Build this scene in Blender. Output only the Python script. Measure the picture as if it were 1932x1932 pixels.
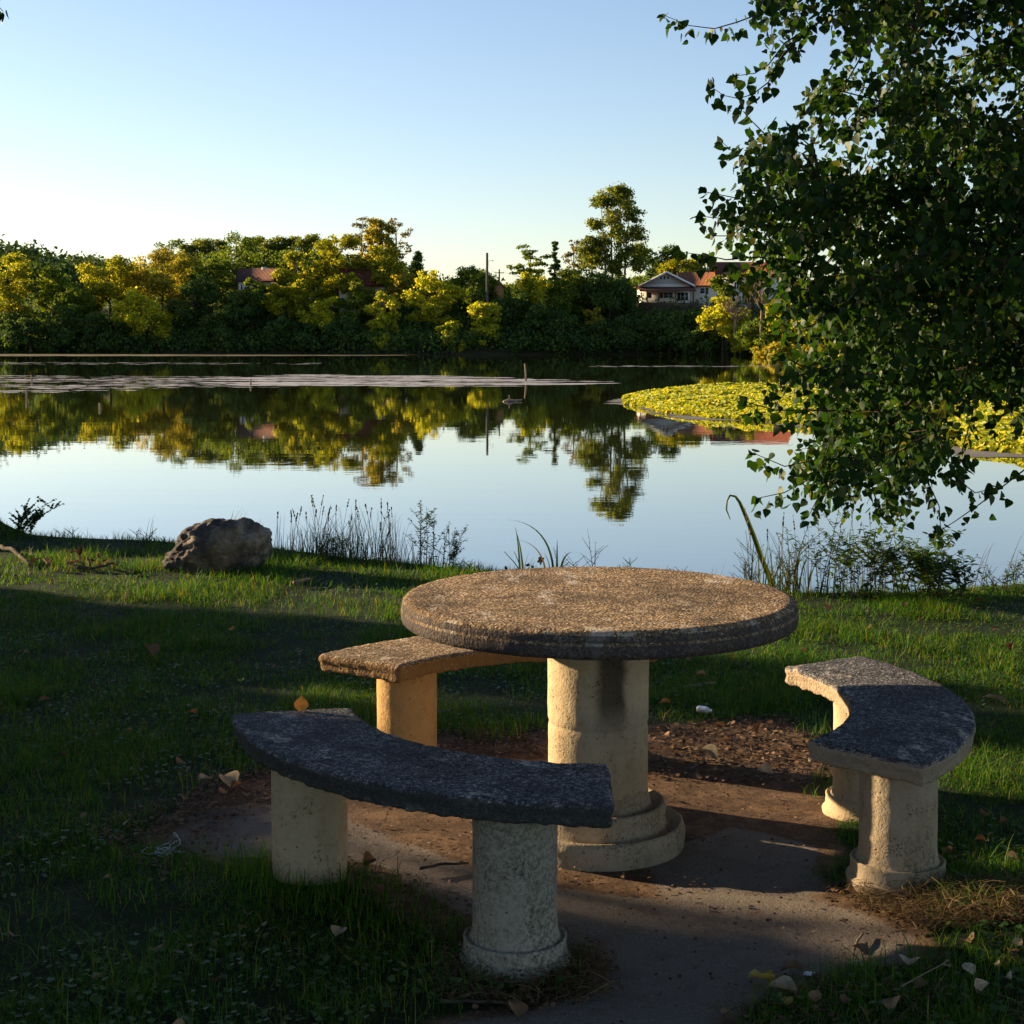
import bpy, bmesh, math, random
import numpy as np
from mathutils import Vector, Matrix, noise

for o in list(bpy.data.objects): bpy.data.objects.remove(o)
SC = bpy.context.scene
COL = SC.collection
R = math.radians

# ------------------------------------------------------------------ camera, sky, sun, exposure
CAM_H, TH, FPX, CX, SH = 1.505, R(2.83), 2844.0, 966.0, 179.2
cam = bpy.data.cameras.new('camera')
cam.sensor_width = 36.0; cam.lens = 36.0*FPX/1932.0
cam.shift_y = -SH/1932.0
cam.clip_start = 0.1; cam.clip_end = 5000
co = bpy.data.objects.new('camera', cam); COL.objects.link(co)
co.location = (0, 0, CAM_H); co.rotation_euler = (R(90)-TH, 0, 0)
SC.camera = co

SUN_EL, SUN_AZ = 12.6, -63.5            # azimuth clockwise from +Y
w = bpy.data.worlds.new('World'); SC.world = w; w.use_nodes = True
nt = w.node_tree
sky = nt.nodes.new('ShaderNodeTexSky'); sky.sky_type = 'NISHITA'; sky.sun_disc = False
sky.sun_elevation = R(SUN_EL); sky.sun_rotation = R(SUN_AZ)
sky.air_density = 1.0; sky.dust_density = 0.35; sky.ozone_density = 1.6; sky.altitude = 50
bg = nt.nodes['Background']; bg.inputs[1].default_value = 0.066
tint = nt.nodes.new('ShaderNodeMix'); tint.data_type = 'RGBA'; tint.blend_type = 'MULTIPLY'
tint.inputs[0].default_value = 1; tint.inputs[7].default_value = (1.02, .972, 1.05, 1)
nt.links.new(sky.outputs[0], tint.inputs[6]); nt.links.new(tint.outputs[2], bg.inputs[0])

TOSUN = Vector((math.sin(R(SUN_AZ))*math.cos(R(SUN_EL)), math.cos(R(SUN_AZ))*math.cos(R(SUN_EL)), math.sin(R(SUN_EL))))
sl = bpy.data.lights.new('sun', 'SUN'); sl.energy = 5.0; sl.angle = R(0.6); sl.color = (1.0, 0.76, 0.46)
so = bpy.data.objects.new('sun', sl); COL.objects.link(so)
so.rotation_euler = (-TOSUN).to_track_quat('-Z', 'Y').to_euler()
so.location = TOSUN*60

SC.view_settings.view_transform = 'Standard'; SC.view_settings.look = 'None'
SC.view_settings.gamma = 1.0; SC.view_settings.exposure = 1.6
SC.cycles.max_bounces = 8; SC.cycles.transparent_max_bounces = 8
SC.cycles.use_denoising = True

# ------------------------------------------------------------------ helpers
def ray(px, py):
    x = (px-CX)/FPX; v = (CX-SH-py)/FPX
    return Vector((x, math.cos(TH)+v*math.sin(TH), -math.sin(TH)+v*math.cos(TH)))
def atY(px, py, Y):
    d = ray(px, py); t = Y/d.y
    return Vector((d.x*t, Y, CAM_H+d.z*t))
def gnd(px, py, z=0.0):
    d = ray(px, py); t = (z-CAM_H)/d.z
    return Vector((d.x*t, d.y*t, z))
def tag(o, label, cat, group=None, kind=None):
    if label: o['label'] = label
    if cat: o['category'] = cat
    if group: o['group'] = group
    if kind: o['kind'] = kind
    return o
def empty(name, loc=(0, 0, 0), rz=0):
    o = bpy.data.objects.new(name, None); COL.objects.link(o)
    o.location = loc; o.rotation_euler = (0, 0, rz); o.empty_display_size = .2
    return o
def npmesh(name, V, F, mat, parent=None, smooth=False, attrs=None, loc=None):
    """V Nx3; F list of integer arrays (M,k)."""
    me = bpy.data.meshes.new(name)
    V = np.asarray(V, dtype=np.float32)
    if not isinstance(F, (list, tuple)): F = [F]
    F = [np.asarray(f, dtype=np.int32) for f in F if len(f)]
    me.vertices.add(len(V)); me.vertices.foreach_set('co', V.ravel())
    nl = sum(f.size for f in F); npoly = sum(len(f) for f in F)
    me.loops.add(nl); me.loops.foreach_set('vertex_index', np.concatenate([f.ravel() for f in F]))
    me.polygons.add(npoly)
    tot = np.concatenate([np.full(len(f), f.shape[1], dtype=np.int32) for f in F])
    st = np.concatenate([[0], np.cumsum(tot)[:-1]]).astype(np.int32)
    me.polygons.foreach_set('loop_start', st)
    try: me.polygons.foreach_set('loop_total', tot)
    except Exception: pass
    me.update(calc_edges=True)
    if smooth: me.polygons.foreach_set('use_smooth', np.ones(npoly, dtype=bool))
    if attrs:
        for k, a in attrs.items():
            at = me.attributes.new(k, 'FLOAT', 'POINT'); at.data.foreach_set('value', np.asarray(a, dtype=np.float32))
    if mat: me.materials.append(mat)
    o = bpy.data.objects.new(name, me); COL.objects.link(o)
    if parent: o.parent = parent
    if loc is not None: o.location = loc
    return o
class MB:
    def __init__(s): s.V = []; s.F = {}
    def add(s, verts, faces):
        b = len(s.V); s.V.extend([tuple(v) for v in verts])
        for f in faces: s.F.setdefault(len(f), []).append([i+b for i in f])
        return s
    def box(s, x0, x1, y0, y1, z0, z1):
        v = [(x, y, z) for z in (z0, z1) for y in (y0, y1) for x in (x0, x1)]
        return s.add(v, [(0, 2, 3, 1), (4, 5, 7, 6), (0, 1, 5, 4), (2, 6, 7, 3), (0, 4, 6, 2), (1, 3, 7, 5)])
    def tube(s, pts, rad, n=6, caps=True):
        pts = [Vector(p) for p in pts]; b = len(s.V); m = len(pts)
        if not hasattr(rad, '__len__'): rad = [rad]*m
        ref = Vector((0.3, 0.2, 1)).normalized()
        for i, p in enumerate(pts):
            d = (pts[min(i+1, m-1)]-pts[max(i-1, 0)])
            if d.length < 1e-9: d = Vector((0, 0, 1))
            d.normalize()
            a = d.cross(ref)
            if a.length < .05: a = d.cross(Vector((1, 0, 0)))
            a.normalize(); c = d.cross(a)
            for k in range(n):
                t = 2*math.pi*k/n
                s.V.append(tuple(p+(a*math.cos(t)+c*math.sin(t))*rad[i]))
        q = s.F.setdefault(4, [])
        for i in range(m-1):
            for k in range(n):
                k2 = (k+1) % n
                q.append([b+i*n+k, b+i*n+k2, b+(i+1)*n+k2, b+(i+1)*n+k])
        if caps and n > 2:
            s.F.setdefault(n, []).append([b+k for k in range(n)][::-1])
            s.F.setdefault(n, []).append([b+(m-1)*n+k for k in range(n)])
        return s
    def build(s, name, mat, parent=None, smooth=False, loc=None):
        return npmesh(name, np.array(s.V), [np.array(f) for f in s.F.values()], mat, parent, smooth, loc=loc)

# ------------------------------------------------------------------ materials
class NT:
    def __init__(s, name):
        s.m = bpy.data.materials.new(name); s.m.use_nodes = True
        s.t = s.m.node_tree; s.p = s.t.nodes['Principled BSDF']; s.out = s.t.nodes['Material Output']
        s.p.inputs['Roughness'].default_value = .9
        s.co = None
    def n(s, typ, **kw):
        nd = s.t.nodes.new(typ)
        for k, v in kw.items():
            if k.startswith('_'): setattr(nd, k[1:], v)
            else: nd.inputs[k.replace('__', ' ')].default_value = v
        return nd
    def l(s, a, b): s.t.links.new(a, b)
    def coord(s):
        if not s.co: s.co = s.n('ShaderNodeTexCoord').outputs['Object']
        return s.co
    def noise(s, scale, detail=4, rough=.6, stretch=None, out='Fac', dist=0):
        nd = s.n('ShaderNodeTexNoise', Scale=scale, Detail=detail, Roughness=rough, Distortion=dist)
        c = s.coord()
        if stretch:
            mp = s.n('ShaderNodeMapping'); mp.inputs['Scale'].default_value = stretch; s.l(c, mp.inputs[0]); c = mp.outputs[0]
        s.l(c, nd.inputs['Vector']); return nd.outputs[out]
    def voro(s, scale, feature='F1', out='Distance'):
        nd = s.n('ShaderNodeTexVoronoi', Scale=scale); nd.feature = feature
        s.l(s.coord(), nd.inputs['Vector']); return nd.outputs[out]
    def attr(s, name):
        a = s.n('ShaderNodeAttribute'); a.attribute_name = name; return a.outputs['Fac']
    def ramp(s, fac, stops, interp='LINEAR'):
        r = s.n('ShaderNodeValToRGB'); r.color_ramp.interpolation = interp
        e = r.color_ramp.elements
        while len(e) < len(stops): e.new(.5)
        for i, (p, c) in enumerate(stops):
            e[i].position = p; e[i].color = (*c, 1) if len(c) == 3 else c
        s.l(fac, r.inputs[0]); return r.outputs[0]
    def step(s, fac, a, b): 
        r = s.n('ShaderNodeMapRange'); r.inputs[1].default_value = a; r.inputs[2].default_value = b; r.clamp = True
        r.interpolation_type = 'SMOOTHSTEP'
        s.l(fac, r.inputs[0]); return r.outputs[0]
    def mix(s, fac, a, b, mode='MIX'):
        m = s.n('ShaderNodeMix'); m.data_type = 'RGBA'; m.blend_type = mode
        for i, v in ((0, fac), (6, a), (7, b)):
            if isinstance(v, (int, float)): m.inputs[i].default_value = v
            elif isinstance(v, tuple): m.inputs[i].default_value = (*v, 1)
            else: s.l(v, m.inputs[i])
        return m.outputs[2]
    def math(s, op, a, b=0.0):
        m = s.n('ShaderNodeMath'); m.operation = op
        for i, v in ((0, a), (1, b)):
            if isinstance(v, (int, float)): m.inputs[i].default_value = v
            else: s.l(v, m.inputs[i])
        return m.outputs[0]
    def base(s, c, rough=None, spec=None):
        if isinstance(c, tuple): s.p.inputs['Base Color'].default_value = (*c, 1)
        else: s.l(c, s.p.inputs['Base Color'])
        if rough is not None: s.p.inputs['Roughness'].default_value = rough
        if spec is not None: s.p.inputs['Specular IOR Level'].default_value = spec
        return s
    def bump(s, h, dist, strength=1.0):
        b = s.n('ShaderNodeBump', Strength=strength, Distance=dist); s.l(h, b.inputs['Height'])
        s.l(b.outputs[0], s.p.inputs['Normal']); return s
    def translucent(s, amount, col=None):
        tr = s.n('ShaderNodeBsdfTranslucent'); mx = s.n('ShaderNodeMixShader'); mx.inputs[0].default_value = amount
        src = s.p.inputs['Base Color']
        if col is not None: s.l(col, tr.inputs[0])
        elif src.is_linked: s.l(src.links[0].from_socket, tr.inputs[0])
        else: tr.inputs[0].default_value = src.default_value
        s.l(s.p.outputs[0], mx.inputs[1]); s.l(tr.outputs[0], mx.inputs[2]); s.l(mx.outputs[0], s.out.inputs[0]); return s

def leafmat(name, stops, trans=.35, rough=.55, spec=.25, gain=1.6):
    t = NT(name); g = t.n('ShaderNodeNewGeometry')
    c = t.ramp(g.outputs['Random Per Island'], stops)
    big = t.noise(.35 if 'far' in name else 3.0, 2, .5)
    c = t.mix(t.step(big, .3, .7), t.mix(1.0, c, (.62, .74, .7), 'MULTIPLY'), c)
    t.base(c, rough, spec)
    tc = t.mix(1.0, c, (gain*1.25, gain*1.05, gain*.35), 'MULTIPLY')
    return t.translucent(trans, tc).m

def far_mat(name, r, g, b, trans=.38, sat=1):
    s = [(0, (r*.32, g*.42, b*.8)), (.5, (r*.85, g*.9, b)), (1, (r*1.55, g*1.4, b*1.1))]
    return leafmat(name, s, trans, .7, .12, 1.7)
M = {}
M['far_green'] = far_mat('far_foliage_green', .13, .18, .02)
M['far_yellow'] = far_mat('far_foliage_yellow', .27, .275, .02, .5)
M['far_sunlit'] = far_mat('far_foliage_sunlit', .42, .42, .03, .5)  # paler leaf colour stands in for sunlight these trees do not catch
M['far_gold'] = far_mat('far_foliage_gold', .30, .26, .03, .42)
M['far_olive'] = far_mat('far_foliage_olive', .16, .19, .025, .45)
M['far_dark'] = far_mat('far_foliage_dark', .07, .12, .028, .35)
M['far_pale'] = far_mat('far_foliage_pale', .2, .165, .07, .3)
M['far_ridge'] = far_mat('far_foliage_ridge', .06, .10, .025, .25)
M['poplar'] = leafmat('poplar_leaf', [(0, (.012, .040, .008)), (.6, (.024, .066, .011)), (.93, (.045, .09, .015)), (1, (.12, .12, .03))], .34, .5, .16, 1.6)
M['weed'] = leafmat('weed_leaf', [(0, (.035, .08, .018)), (.7, (.06, .13, .028)), (1, (.14, .15, .04))], .35, .5, .3, 1.5)
M['reed'] = leafmat('reed_blade', [(0, (.03, .06, .015)), (.6, (.06, .085, .025)), (1, (.16, .13, .06))], .3, .5, .3, 1.4)
M['straw'] = leafmat('dry_stem', [(0, (.09, .055, .025)), (1, (.26, .17, .085))], .2, .7, .2, 1.2)
M['mat'] = leafmat('water_plant', [(0, (.20, .25, .02)), (.5, (.36, .38, .025)), (1, (.52, .46, .05))], .4, .5, .2, 1.5)

def m_bark(name, a, b, sc=8):
    t = NT(name); n = t.noise(sc, 6, .65, (1, 1, .25))
    t.base(t.ramp(n, [(.3, a), (.7, b)]), .95, .1); t.bump(n, .03); return t.m
M['bark'] = m_bark('bark', (.035, .028, .02), (.12, .10, .075))
M['pale_bark'] = m_bark('pale_bark', (.12, .10, .07), (.30, .26, .2), 3)
M['twig'] = m_bark('twig_bark', (.03, .025, .018), (.09, .07, .045), 40)
M['dead_wood'] = m_bark('dead_wood', (.14, .10, .07), (.34, .25, .18), 3)

def m_aggregate(name, stops, grime, side, edge, seed=0):
    """exposed aggregate; vertical faces mix weathering with painted-in shade, sun or bounce light (side)"""
    t = NT(name)
    sp = t.voro(300, out='Color'); spb = t.n('ShaderNodeSeparateColor'); t.l(sp, spb.inputs[0])
    sp2 = t.voro(120, out='Color'); spc = t.n('ShaderNodeSeparateColor'); t.l(sp2, spc.inputs[0])
    c = t.ramp(t.math('ADD', t.math('MULTIPLY', spb.outputs[0], .62), t.math('MULTIPLY', spc.outputs[1], .38)), stops)
    n1 = t.noise(3.2+seed, 7, .66); n2 = t.noise(26, 5, .7); n3 = t.noise(1.7+seed, 4, .55)
    c = t.mix(t.step(n1, .40, .64), c, t.mix(.62, c, grime))
    c = t.mix(t.math('MULTIPLY', t.step(n2, .50, .66), .6), c, tuple(v*.45 for v in grime))
    c = t.mix(t.math('MULTIPLY', t.step(n3, .5, .68), .5), c, t.mix(1.0, c, (.62, .55, .5), 'MULTIPLY'))
    li = t.noise(5.5+seed, 8, .74, (1.6, .8, 1))
    c = t.mix(t.math('MULTIPLY', t.step(li, .565, .64), .75), c, (.50, .44, .37))
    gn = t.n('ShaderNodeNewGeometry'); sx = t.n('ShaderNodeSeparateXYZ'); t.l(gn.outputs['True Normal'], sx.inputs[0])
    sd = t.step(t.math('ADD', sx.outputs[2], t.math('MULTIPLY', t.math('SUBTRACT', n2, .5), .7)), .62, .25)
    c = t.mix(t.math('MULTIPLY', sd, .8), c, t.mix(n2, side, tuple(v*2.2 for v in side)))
    t.base(c, .95, .12)
    h = t.math('ADD', t.math('MULTIPLY', t.noise(170, 3, .7), .6), t.math('ADD', t.math('MULTIPLY', t.voro(110), .6), t.math('MULTIPLY', n2, 1.2)))
    t.bump(h, .006, .9); return t.m
BR = [(.1, (.07, .044, .026)), (.42, (.19, .12, .065)), (.7, (.42, .28, .155)), (.9, (.78, .64, .46))]
GR = [(.1, (.024, .024, .028)), (.42, (.072, .071, .076)), (.7, (.165, .16, .165)), (.9, (.46, .44, .44))]
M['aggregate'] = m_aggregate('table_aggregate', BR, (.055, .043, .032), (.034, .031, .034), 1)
M['seat_dark'] = m_aggregate('seat_aggregate_lichen_shade', GR, (.035, .036, .042), (.030, .032, .028), 1, .7)  # lichen grey, darkened and blued to paint in the shade on the seat
M['seat_brown'] = m_aggregate('seat_aggregate_brown', BR, (.08, .06, .04), (.15, .085, .035), 1, 1.3)  # orange side colour paints in bounce light on the inner face
M['seat_grey'] = m_aggregate('seat_aggregate_sunlit_edge', GR, (.045, .04, .04), (.24, .18, .12), 1, .3)  # beige side colour paints sunlight onto the end faces
def m_cast(name, basec, grime):
    t = NT(name)
    n = t.noise(7, 6, .65); pits = t.voro(75); pn = t.noise(24, 5, .75)
    c = t.mix(n, tuple(v*.78 for v in basec), tuple(min(1, v*1.12) for v in basec))
    p2 = t.voro(150); dark = t.math('MAXIMUM', t.math('MULTIPLY', t.step(pits, .26, .10), t.step(pn, .50, .60)), t.math('MULTIPLY', t.step(p2, .36, .16), t.step(t.noise(12, 5, .8), .52, .64)))
    c = t.mix(t.math('MULTIPLY', dark, .85), c, (.13, .075, .04)); ml = t.noise(45, 6, .8); c = t.mix(t.math('MULTIPLY', t.step(ml, .45, .75), .45), c, t.mix(1.0, c, (.5, .42, .32), 'MULTIPLY'))
    g = t.noise(5.5, 8, .8, (1, 1, .5)); g2 = t.noise(95, 5, .8)
    gm = t.math('MULTIPLY', t.step(g, .62-grime*.22, .72-grime*.1), t.step(g2, .42, .58))
    c = t.mix(t.math('MULTIPLY', gm, .72), c, (.075, .078, .05))
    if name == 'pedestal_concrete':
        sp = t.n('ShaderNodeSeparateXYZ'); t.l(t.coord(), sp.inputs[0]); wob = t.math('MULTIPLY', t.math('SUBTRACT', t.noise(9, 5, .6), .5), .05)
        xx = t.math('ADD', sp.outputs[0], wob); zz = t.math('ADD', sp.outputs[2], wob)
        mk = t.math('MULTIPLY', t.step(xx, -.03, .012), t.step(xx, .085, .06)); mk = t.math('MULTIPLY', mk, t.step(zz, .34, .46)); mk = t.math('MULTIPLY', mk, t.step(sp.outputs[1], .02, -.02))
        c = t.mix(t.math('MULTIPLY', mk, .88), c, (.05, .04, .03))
    st = t.noise(3.2, 5, .6, (1.4, 1.4, .35)); c = t.mix(t.math('MULTIPLY', t.step(st, .5, .72), .5), c, t.mix(1.0, c, (.62, .5, .36), 'MULTIPLY'))
    t.base(c, .95, .12)
    h = t.math('ADD', t.math('MULTIPLY', t.noise(120, 4, .7), .6), t.math('ADD', t.math('MULTIPLY', dark, -1.2), t.math('MULTIPLY', t.noise(30, 3, .6), .8)))
    t.bump(h, .004, .9); return t.m
M['cast'] = m_cast('cast_concrete', (.47, .37, .235), .3)
M['cast_bounce'] = m_cast('cast_concrete_warm_bounce', (.50, .31, .13), .3)  # orange tone paints in warm bounce light on the back bench leg
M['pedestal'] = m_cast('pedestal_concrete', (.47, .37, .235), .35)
M['cast_dirty'] = m_cast('cast_concrete_mossy', (.37, .34, .27), 1.35)
M['cast_rough'] = m_cast('cast_concrete_stained', (.40, .32, .22), .75)

def m_ground():
    t = NT('lawn_soil'); soil = t.attr('soil'); pad = t.attr('pad')
    n = t.noise(9, 8, .7); f = t.noise(70, 6, .75); g = t.noise(260, 3, .7)
    turf = t.ramp(f, [(.3, (.006, .014, .004)), (.6, (.016, .03, .007)), (.8, (.035, .035, .014))])
    so_ = t.ramp(f, [(.25, (.035, .02, .012)), (.55, (.10, .06, .036)), (.8, (.22, .14, .085))])
    so_ = t.mix(t.step(n, .45, .62), so_, (.17, .105, .062))
    pc = t.ramp(g, [(.3, (.095, .078, .066)), (.55, (.19, .16, .135)), (.75, (.38, .33, .285))])
    pc = t.mix(t.math('MULTIPLY', t.step(n, .46, .66), .5), pc, (.12, .085, .06))
    jn = t.math('MULTIPLY', t.math('SUBTRACT', f, .5), .5)
    c = t.mix(t.step(t.math('ADD', soil, jn), .35, .6), turf, so_)
    c = t.mix(t.step(t.math('ADD', pad, jn), .4, .62), c, pc)
    t.base(c, .96, .15)
    t.bump(t.math('ADD', f, t.math('MULTIPLY', g, .35)), .012, .8); return t.m
M['ground'] = m_ground()
def m_simple(name, a, b, sc=10, bump=.01, rough=.9, spec=.2, stretch=None):
    t = NT(name); n = t.noise(sc, 6, .65, stretch); t.base(t.ramp(n, [(.3, a), (.7, b)]), rough, spec)
    if bump: t.bump(n, bump)
    return t.m
M['hill'] = m_simple('hillside_soil', (.02, .024, .01), (.06, .05, .025), .4, .2)
M['rock'] = None
def m_rock():
    t = NT('boulder_stone'); n = t.noise(5, 9, .72); v = t.noise(22, 6, .75); m2 = t.noise(2.2, 5, .6)
    c = t.ramp(n, [(.34, (.04, .036, .038)), (.5, (.13, .115, .11)), (.64, (.42, .38, .34))])
    c = t.mix(t.step(v, .5, .62), c, t.mix(.6, c, (.02, .018, .017)))
    c = t.mix(t.math('MULTIPLY', t.step(m2, .48, .64), .5), c, (.34, .23, .12))
    t.base(c, .93, .2); t.bump(t.math('ADD', n, t.math('MULTIPLY', v, .5)), .05, 1); return t.m
M['rock'] = m_rock()
def m_water():
    t = NT('lake_water')
    t.base((.030, .030, .010), .6, .0)
    a = t.noise(1.1, 3, .5, (.5, 1.3, 1)); b = t.noise(5, 2, .5, (.6, 1.4, 1)); 
    pa = t.step(t.noise(.05, 2, .5, (.6, 1.6, 1)), .4, .65)
    h = t.math('ADD', t.math('MULTIPLY', a, 1.0), t.math('MULTIPLY', t.math('MULTIPLY', b, .22), t.math('ADD', pa, .3)))
    t.bump(h, .0010, 1.0)
    nm = t.p.inputs['Normal'].links[0].from_socket; fr = t.n('ShaderNodeFresnel', IOR=1.33); t.l(nm, fr.inputs['Normal'])
    gl_ = t.n('ShaderNodeBsdfGlossy', Roughness=0.0); gl_.inputs['Color'].default_value = (.97, .98, 1, 1); t.l(nm, gl_.inputs['Normal'])
    mx = t.n('ShaderNodeMixShader'); t.l(t.math('POWER', fr.outputs[0], .5), mx.inputs[0]); t.l(t.p.outputs[0], mx.inputs[1]); t.l(gl_.outputs[0], mx.inputs[2]); t.l(mx.outputs[0], t.out.inputs[0])
    return t.m
M['water'] = m_water()
M['scum'] = m_simple('algae_scum', (.24, .23, .235), (.42, .40, .40), 2, 0, .8, .3)
M['scum_grey'] = m_simple('grey_scum', (.09, .085, .07), (.2, .18, .15), 2, 0, .8, .3)
M['scum_gold'] = m_simple('pollen_film', (.08, .06, .015), (.14, .10, .025), .5, 0, .7, .3)
M['plaster'] = m_simple('plaster', (.55, .47, .37), (.66, .57, .46), 3, .01)
M['plaster_white'] = m_simple('plaster_white', (.62, .58, .52), (.72, .68, .62), 3, .01)
def m_tiles(name, a, b):
    t = NT(name); wv = t.n('ShaderNodeTexWave', Scale=1.0, Distortion=.4); wv.bands_direction = 'X'
    mp = t.n('ShaderNodeMapping'); mp.inputs['Scale'].default_value = (1.3, 1.3, 1.3); t.l(t.coord(), mp.inputs[0]); t.l(mp.outputs[0], wv.inputs['Vector'])
    n = t.noise(3, 5, .7); c = t.mix(t.step(n, .35, .65), a, b); c = t.mix(t.math('MULTIPLY', t.step(wv.outputs['Fac'], .35, .1), .6), c, tuple(v*.4 for v in a))
    t.base(c, .9, .15); t.bump(wv.outputs['Fac'], .1); return t.m
M['tiles'] = m_tiles('terracotta_tiles', (.24, .09, .045), (.34, .14, .07))
M['tiles_red'] = m_tiles('red_tiles', (.17, .05, .03), (.26, .08, .045))
M['tiles_dark'] = m_tiles('brown_tiles', (.12, .06, .045), (.2, .1, .07))
M['white_paint'] = m_simple('white_paint', (.68, .68, .68), (.78, .78, .78), 4, 0, .6)
M['glass'] = NT('window_glass').base((.03, .035, .04), .05, .6).m
M['wood_dark'] = m_simple('dark_timber', (.05, .035, .025), (.12, .08, .05), 12, .01)
M['pole'] = m_simple('pole_timber', (.05, .045, .04), (.11, .1, .085), 6, .01)
M['wire'] = NT('wire').base((.03, .03, .03), .6).m
def leaf_litter(name, a, b, c_):
    t = NT(name); oi = t.n('ShaderNodeObjectInfo'); g = t.n('ShaderNodeNewGeometry')
    r = t.math('FRACT', t.math('ADD', oi.outputs['Random'], g.outputs['Random Per Island']))
    c = t.ramp(r, [(0, a), (.5, b), (1, c_)]); n = t.noise(40, 5, .7)
    c = t.mix(t.step(n, .4, .7), c, t.mix(.5, c, (.05, .03, .015)))
    t.base(c, .75, .25); return t.translucent(.2).m
M['dead_brown'] = leaf_litter('dead_leaf_brown', (.12, .055, .025), (.2, .11, .055), (.32, .2, .11))
M['dead_pale'] = leaf_litter('dead_leaf_pale', (.36, .27, .17), (.45, .35, .22), (.5, .4, .28))
M['dead_yellow'] = leaf_litter('dead_leaf_yellow', (.38, .27, .05), (.45, .33, .07), (.48, .36, .08))
M['dead_orange'] = leaf_litter('dead_leaf_orange', (.45, .16, .03), (.5, .2, .04), (.55, .24, .05))
M['litter'] = leaf_litter('litter_chips', (.035, .02, .012), (.12, .065, .035), (.3, .19, .11))

rng = np.random.default_rng(7); rnd = random.Random(11)

# ------------------------------------------------------------------ numeric helpers
def unit(a): return a/np.maximum(np.linalg.norm(a, axis=-1, keepdims=True), 1e-9)
def place_leaves(P, A, Nn, size, tv, tf):
    """P points, A axis (leaf direction), Nn normals, tv template verts (k,3: across, along, out), tf faces"""
    A = unit(A); B = unit(np.cross(A, Nn)); C = np.cross(B, A)
    size = np.asarray(size).reshape(-1, 1, 1) if np.ndim(size) else size
    V = P[:, None, :]+size*(tv[None, :, 0:1]*B[:, None, :]+tv[None, :, 1:2]*A[:, None, :]+tv[None, :, 2:3]*C[:, None, :])
    k = len(tv); n = len(P)
    F = [(np.arange(n)[:, None, None]*k+np.array(f)[None]).reshape(-1, len(f[0])) for f in tf]
    return V.reshape(-1, 3), F
DIAMOND = (np.array([(0, -.5, 0), (.38, 0, .08), (0, .55, 0), (-.38, 0, .08)], float), [[(0, 1, 2, 3)]])
TRIL = (np.array([(-.45, -.4, 0), (.5, -.3, .05), (0, .55, 0)], float), [[(0, 1, 2)]])
POPL = (np.array([(0, 0, 0), (.34, .03, .05), (.52, .27, .12), (.34, .66, .08), (0, 1.12, -.06), (-.34, .66, .10), (-.52, .27, .12), (-.34, .03, .05)], float),
        [[(0, 1, 2, 3), (0, 3, 4, 5), (0, 5, 6, 7)]])
LANCE = (np.array([(0, 0, 0), (.16, .3, .03), (.12, .65, .0), (0, 1, -.12), (-.12, .65, .0), (-.16, .3, .03)], float), [[(0, 1, 2, 3), (0, 3, 4, 5)]])
OVAL = (np.array([(0, -.5, 0), (.36, -.25, .06), (.4, .15, .08), (0, .5, .0), (-.4, .15, .08), (-.36, -.25, .06)], float), [[(0, 1, 2, 3), (0, 3, 4, 5)]])

def joinmesh(lst):
    """lst of (V, [F..]) -> V, F by face size"""
    VV = []; FF = {}; b = 0
    for V, F in lst:
        VV.append(V)
        for f in F: 
            if len(f): FF.setdefault(f.shape[1], []).append(f+b)
        b += len(V)
    return np.concatenate(VV), [np.concatenate(x) for x in FF.values()]

def poly_sd(P, poly):
    """signed distance (positive inside) of Nx2 points to polygon"""
    poly = np.asarray(poly, float); n = len(poly)
    d = np.full(len(P), 1e9); ins = np.zeros(len(P), bool)
    for i in range(n):
        a = poly[i]; b = poly[(i+1) % n]; e = b-a
        t = np.clip(((P-a)@e)/(e@e), 0, 1); q = a+t[:, None]*e
        d = np.minimum(d, np.hypot(*(P-q).T))
        cond = ((a[1] > P[:, 1]) != (b[1] > P[:, 1]))
        with np.errstate(divide='ignore', invalid='ignore'):
            xi = (b[0]-a[0])*(P[:, 1]-a[1])/(b[1]-a[1])+a[0]
        ins ^= cond & (P[:, 0] < xi)
    return np.where(ins, d, -d)
def vnoise(x, y, s, seed=0):
    """cheap smooth value noise on arrays"""
    r = np.random.default_rng(1000+seed); T = r.random((64, 64))
    x = np.asarray(x)/s+seed*7.3; y = np.asarray(y)/s+seed*3.1
    xi = np.floor(x).astype(int); yi = np.floor(y).astype(int); fx = x-xi; fy = y-yi
    fx = fx*fx*(3-2*fx); fy = fy*fy*(3-2*fy)
    g = lambda a, b: T[a % 64, b % 64]
    return (g(xi, yi)*(1-fx)+g(xi+1, yi)*fx)*(1-fy)+(g(xi, yi+1)*(1-fx)+g(xi+1, yi+1)*fx)*fy
def fbm(x, y, s, seed=0, o=4):
    t = 0; a = 1; k = 0
    for i in range(o): t = t+a*vnoise(x, y, s/2**i, seed+i); k += a; a *= .55
    return t/k

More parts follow.
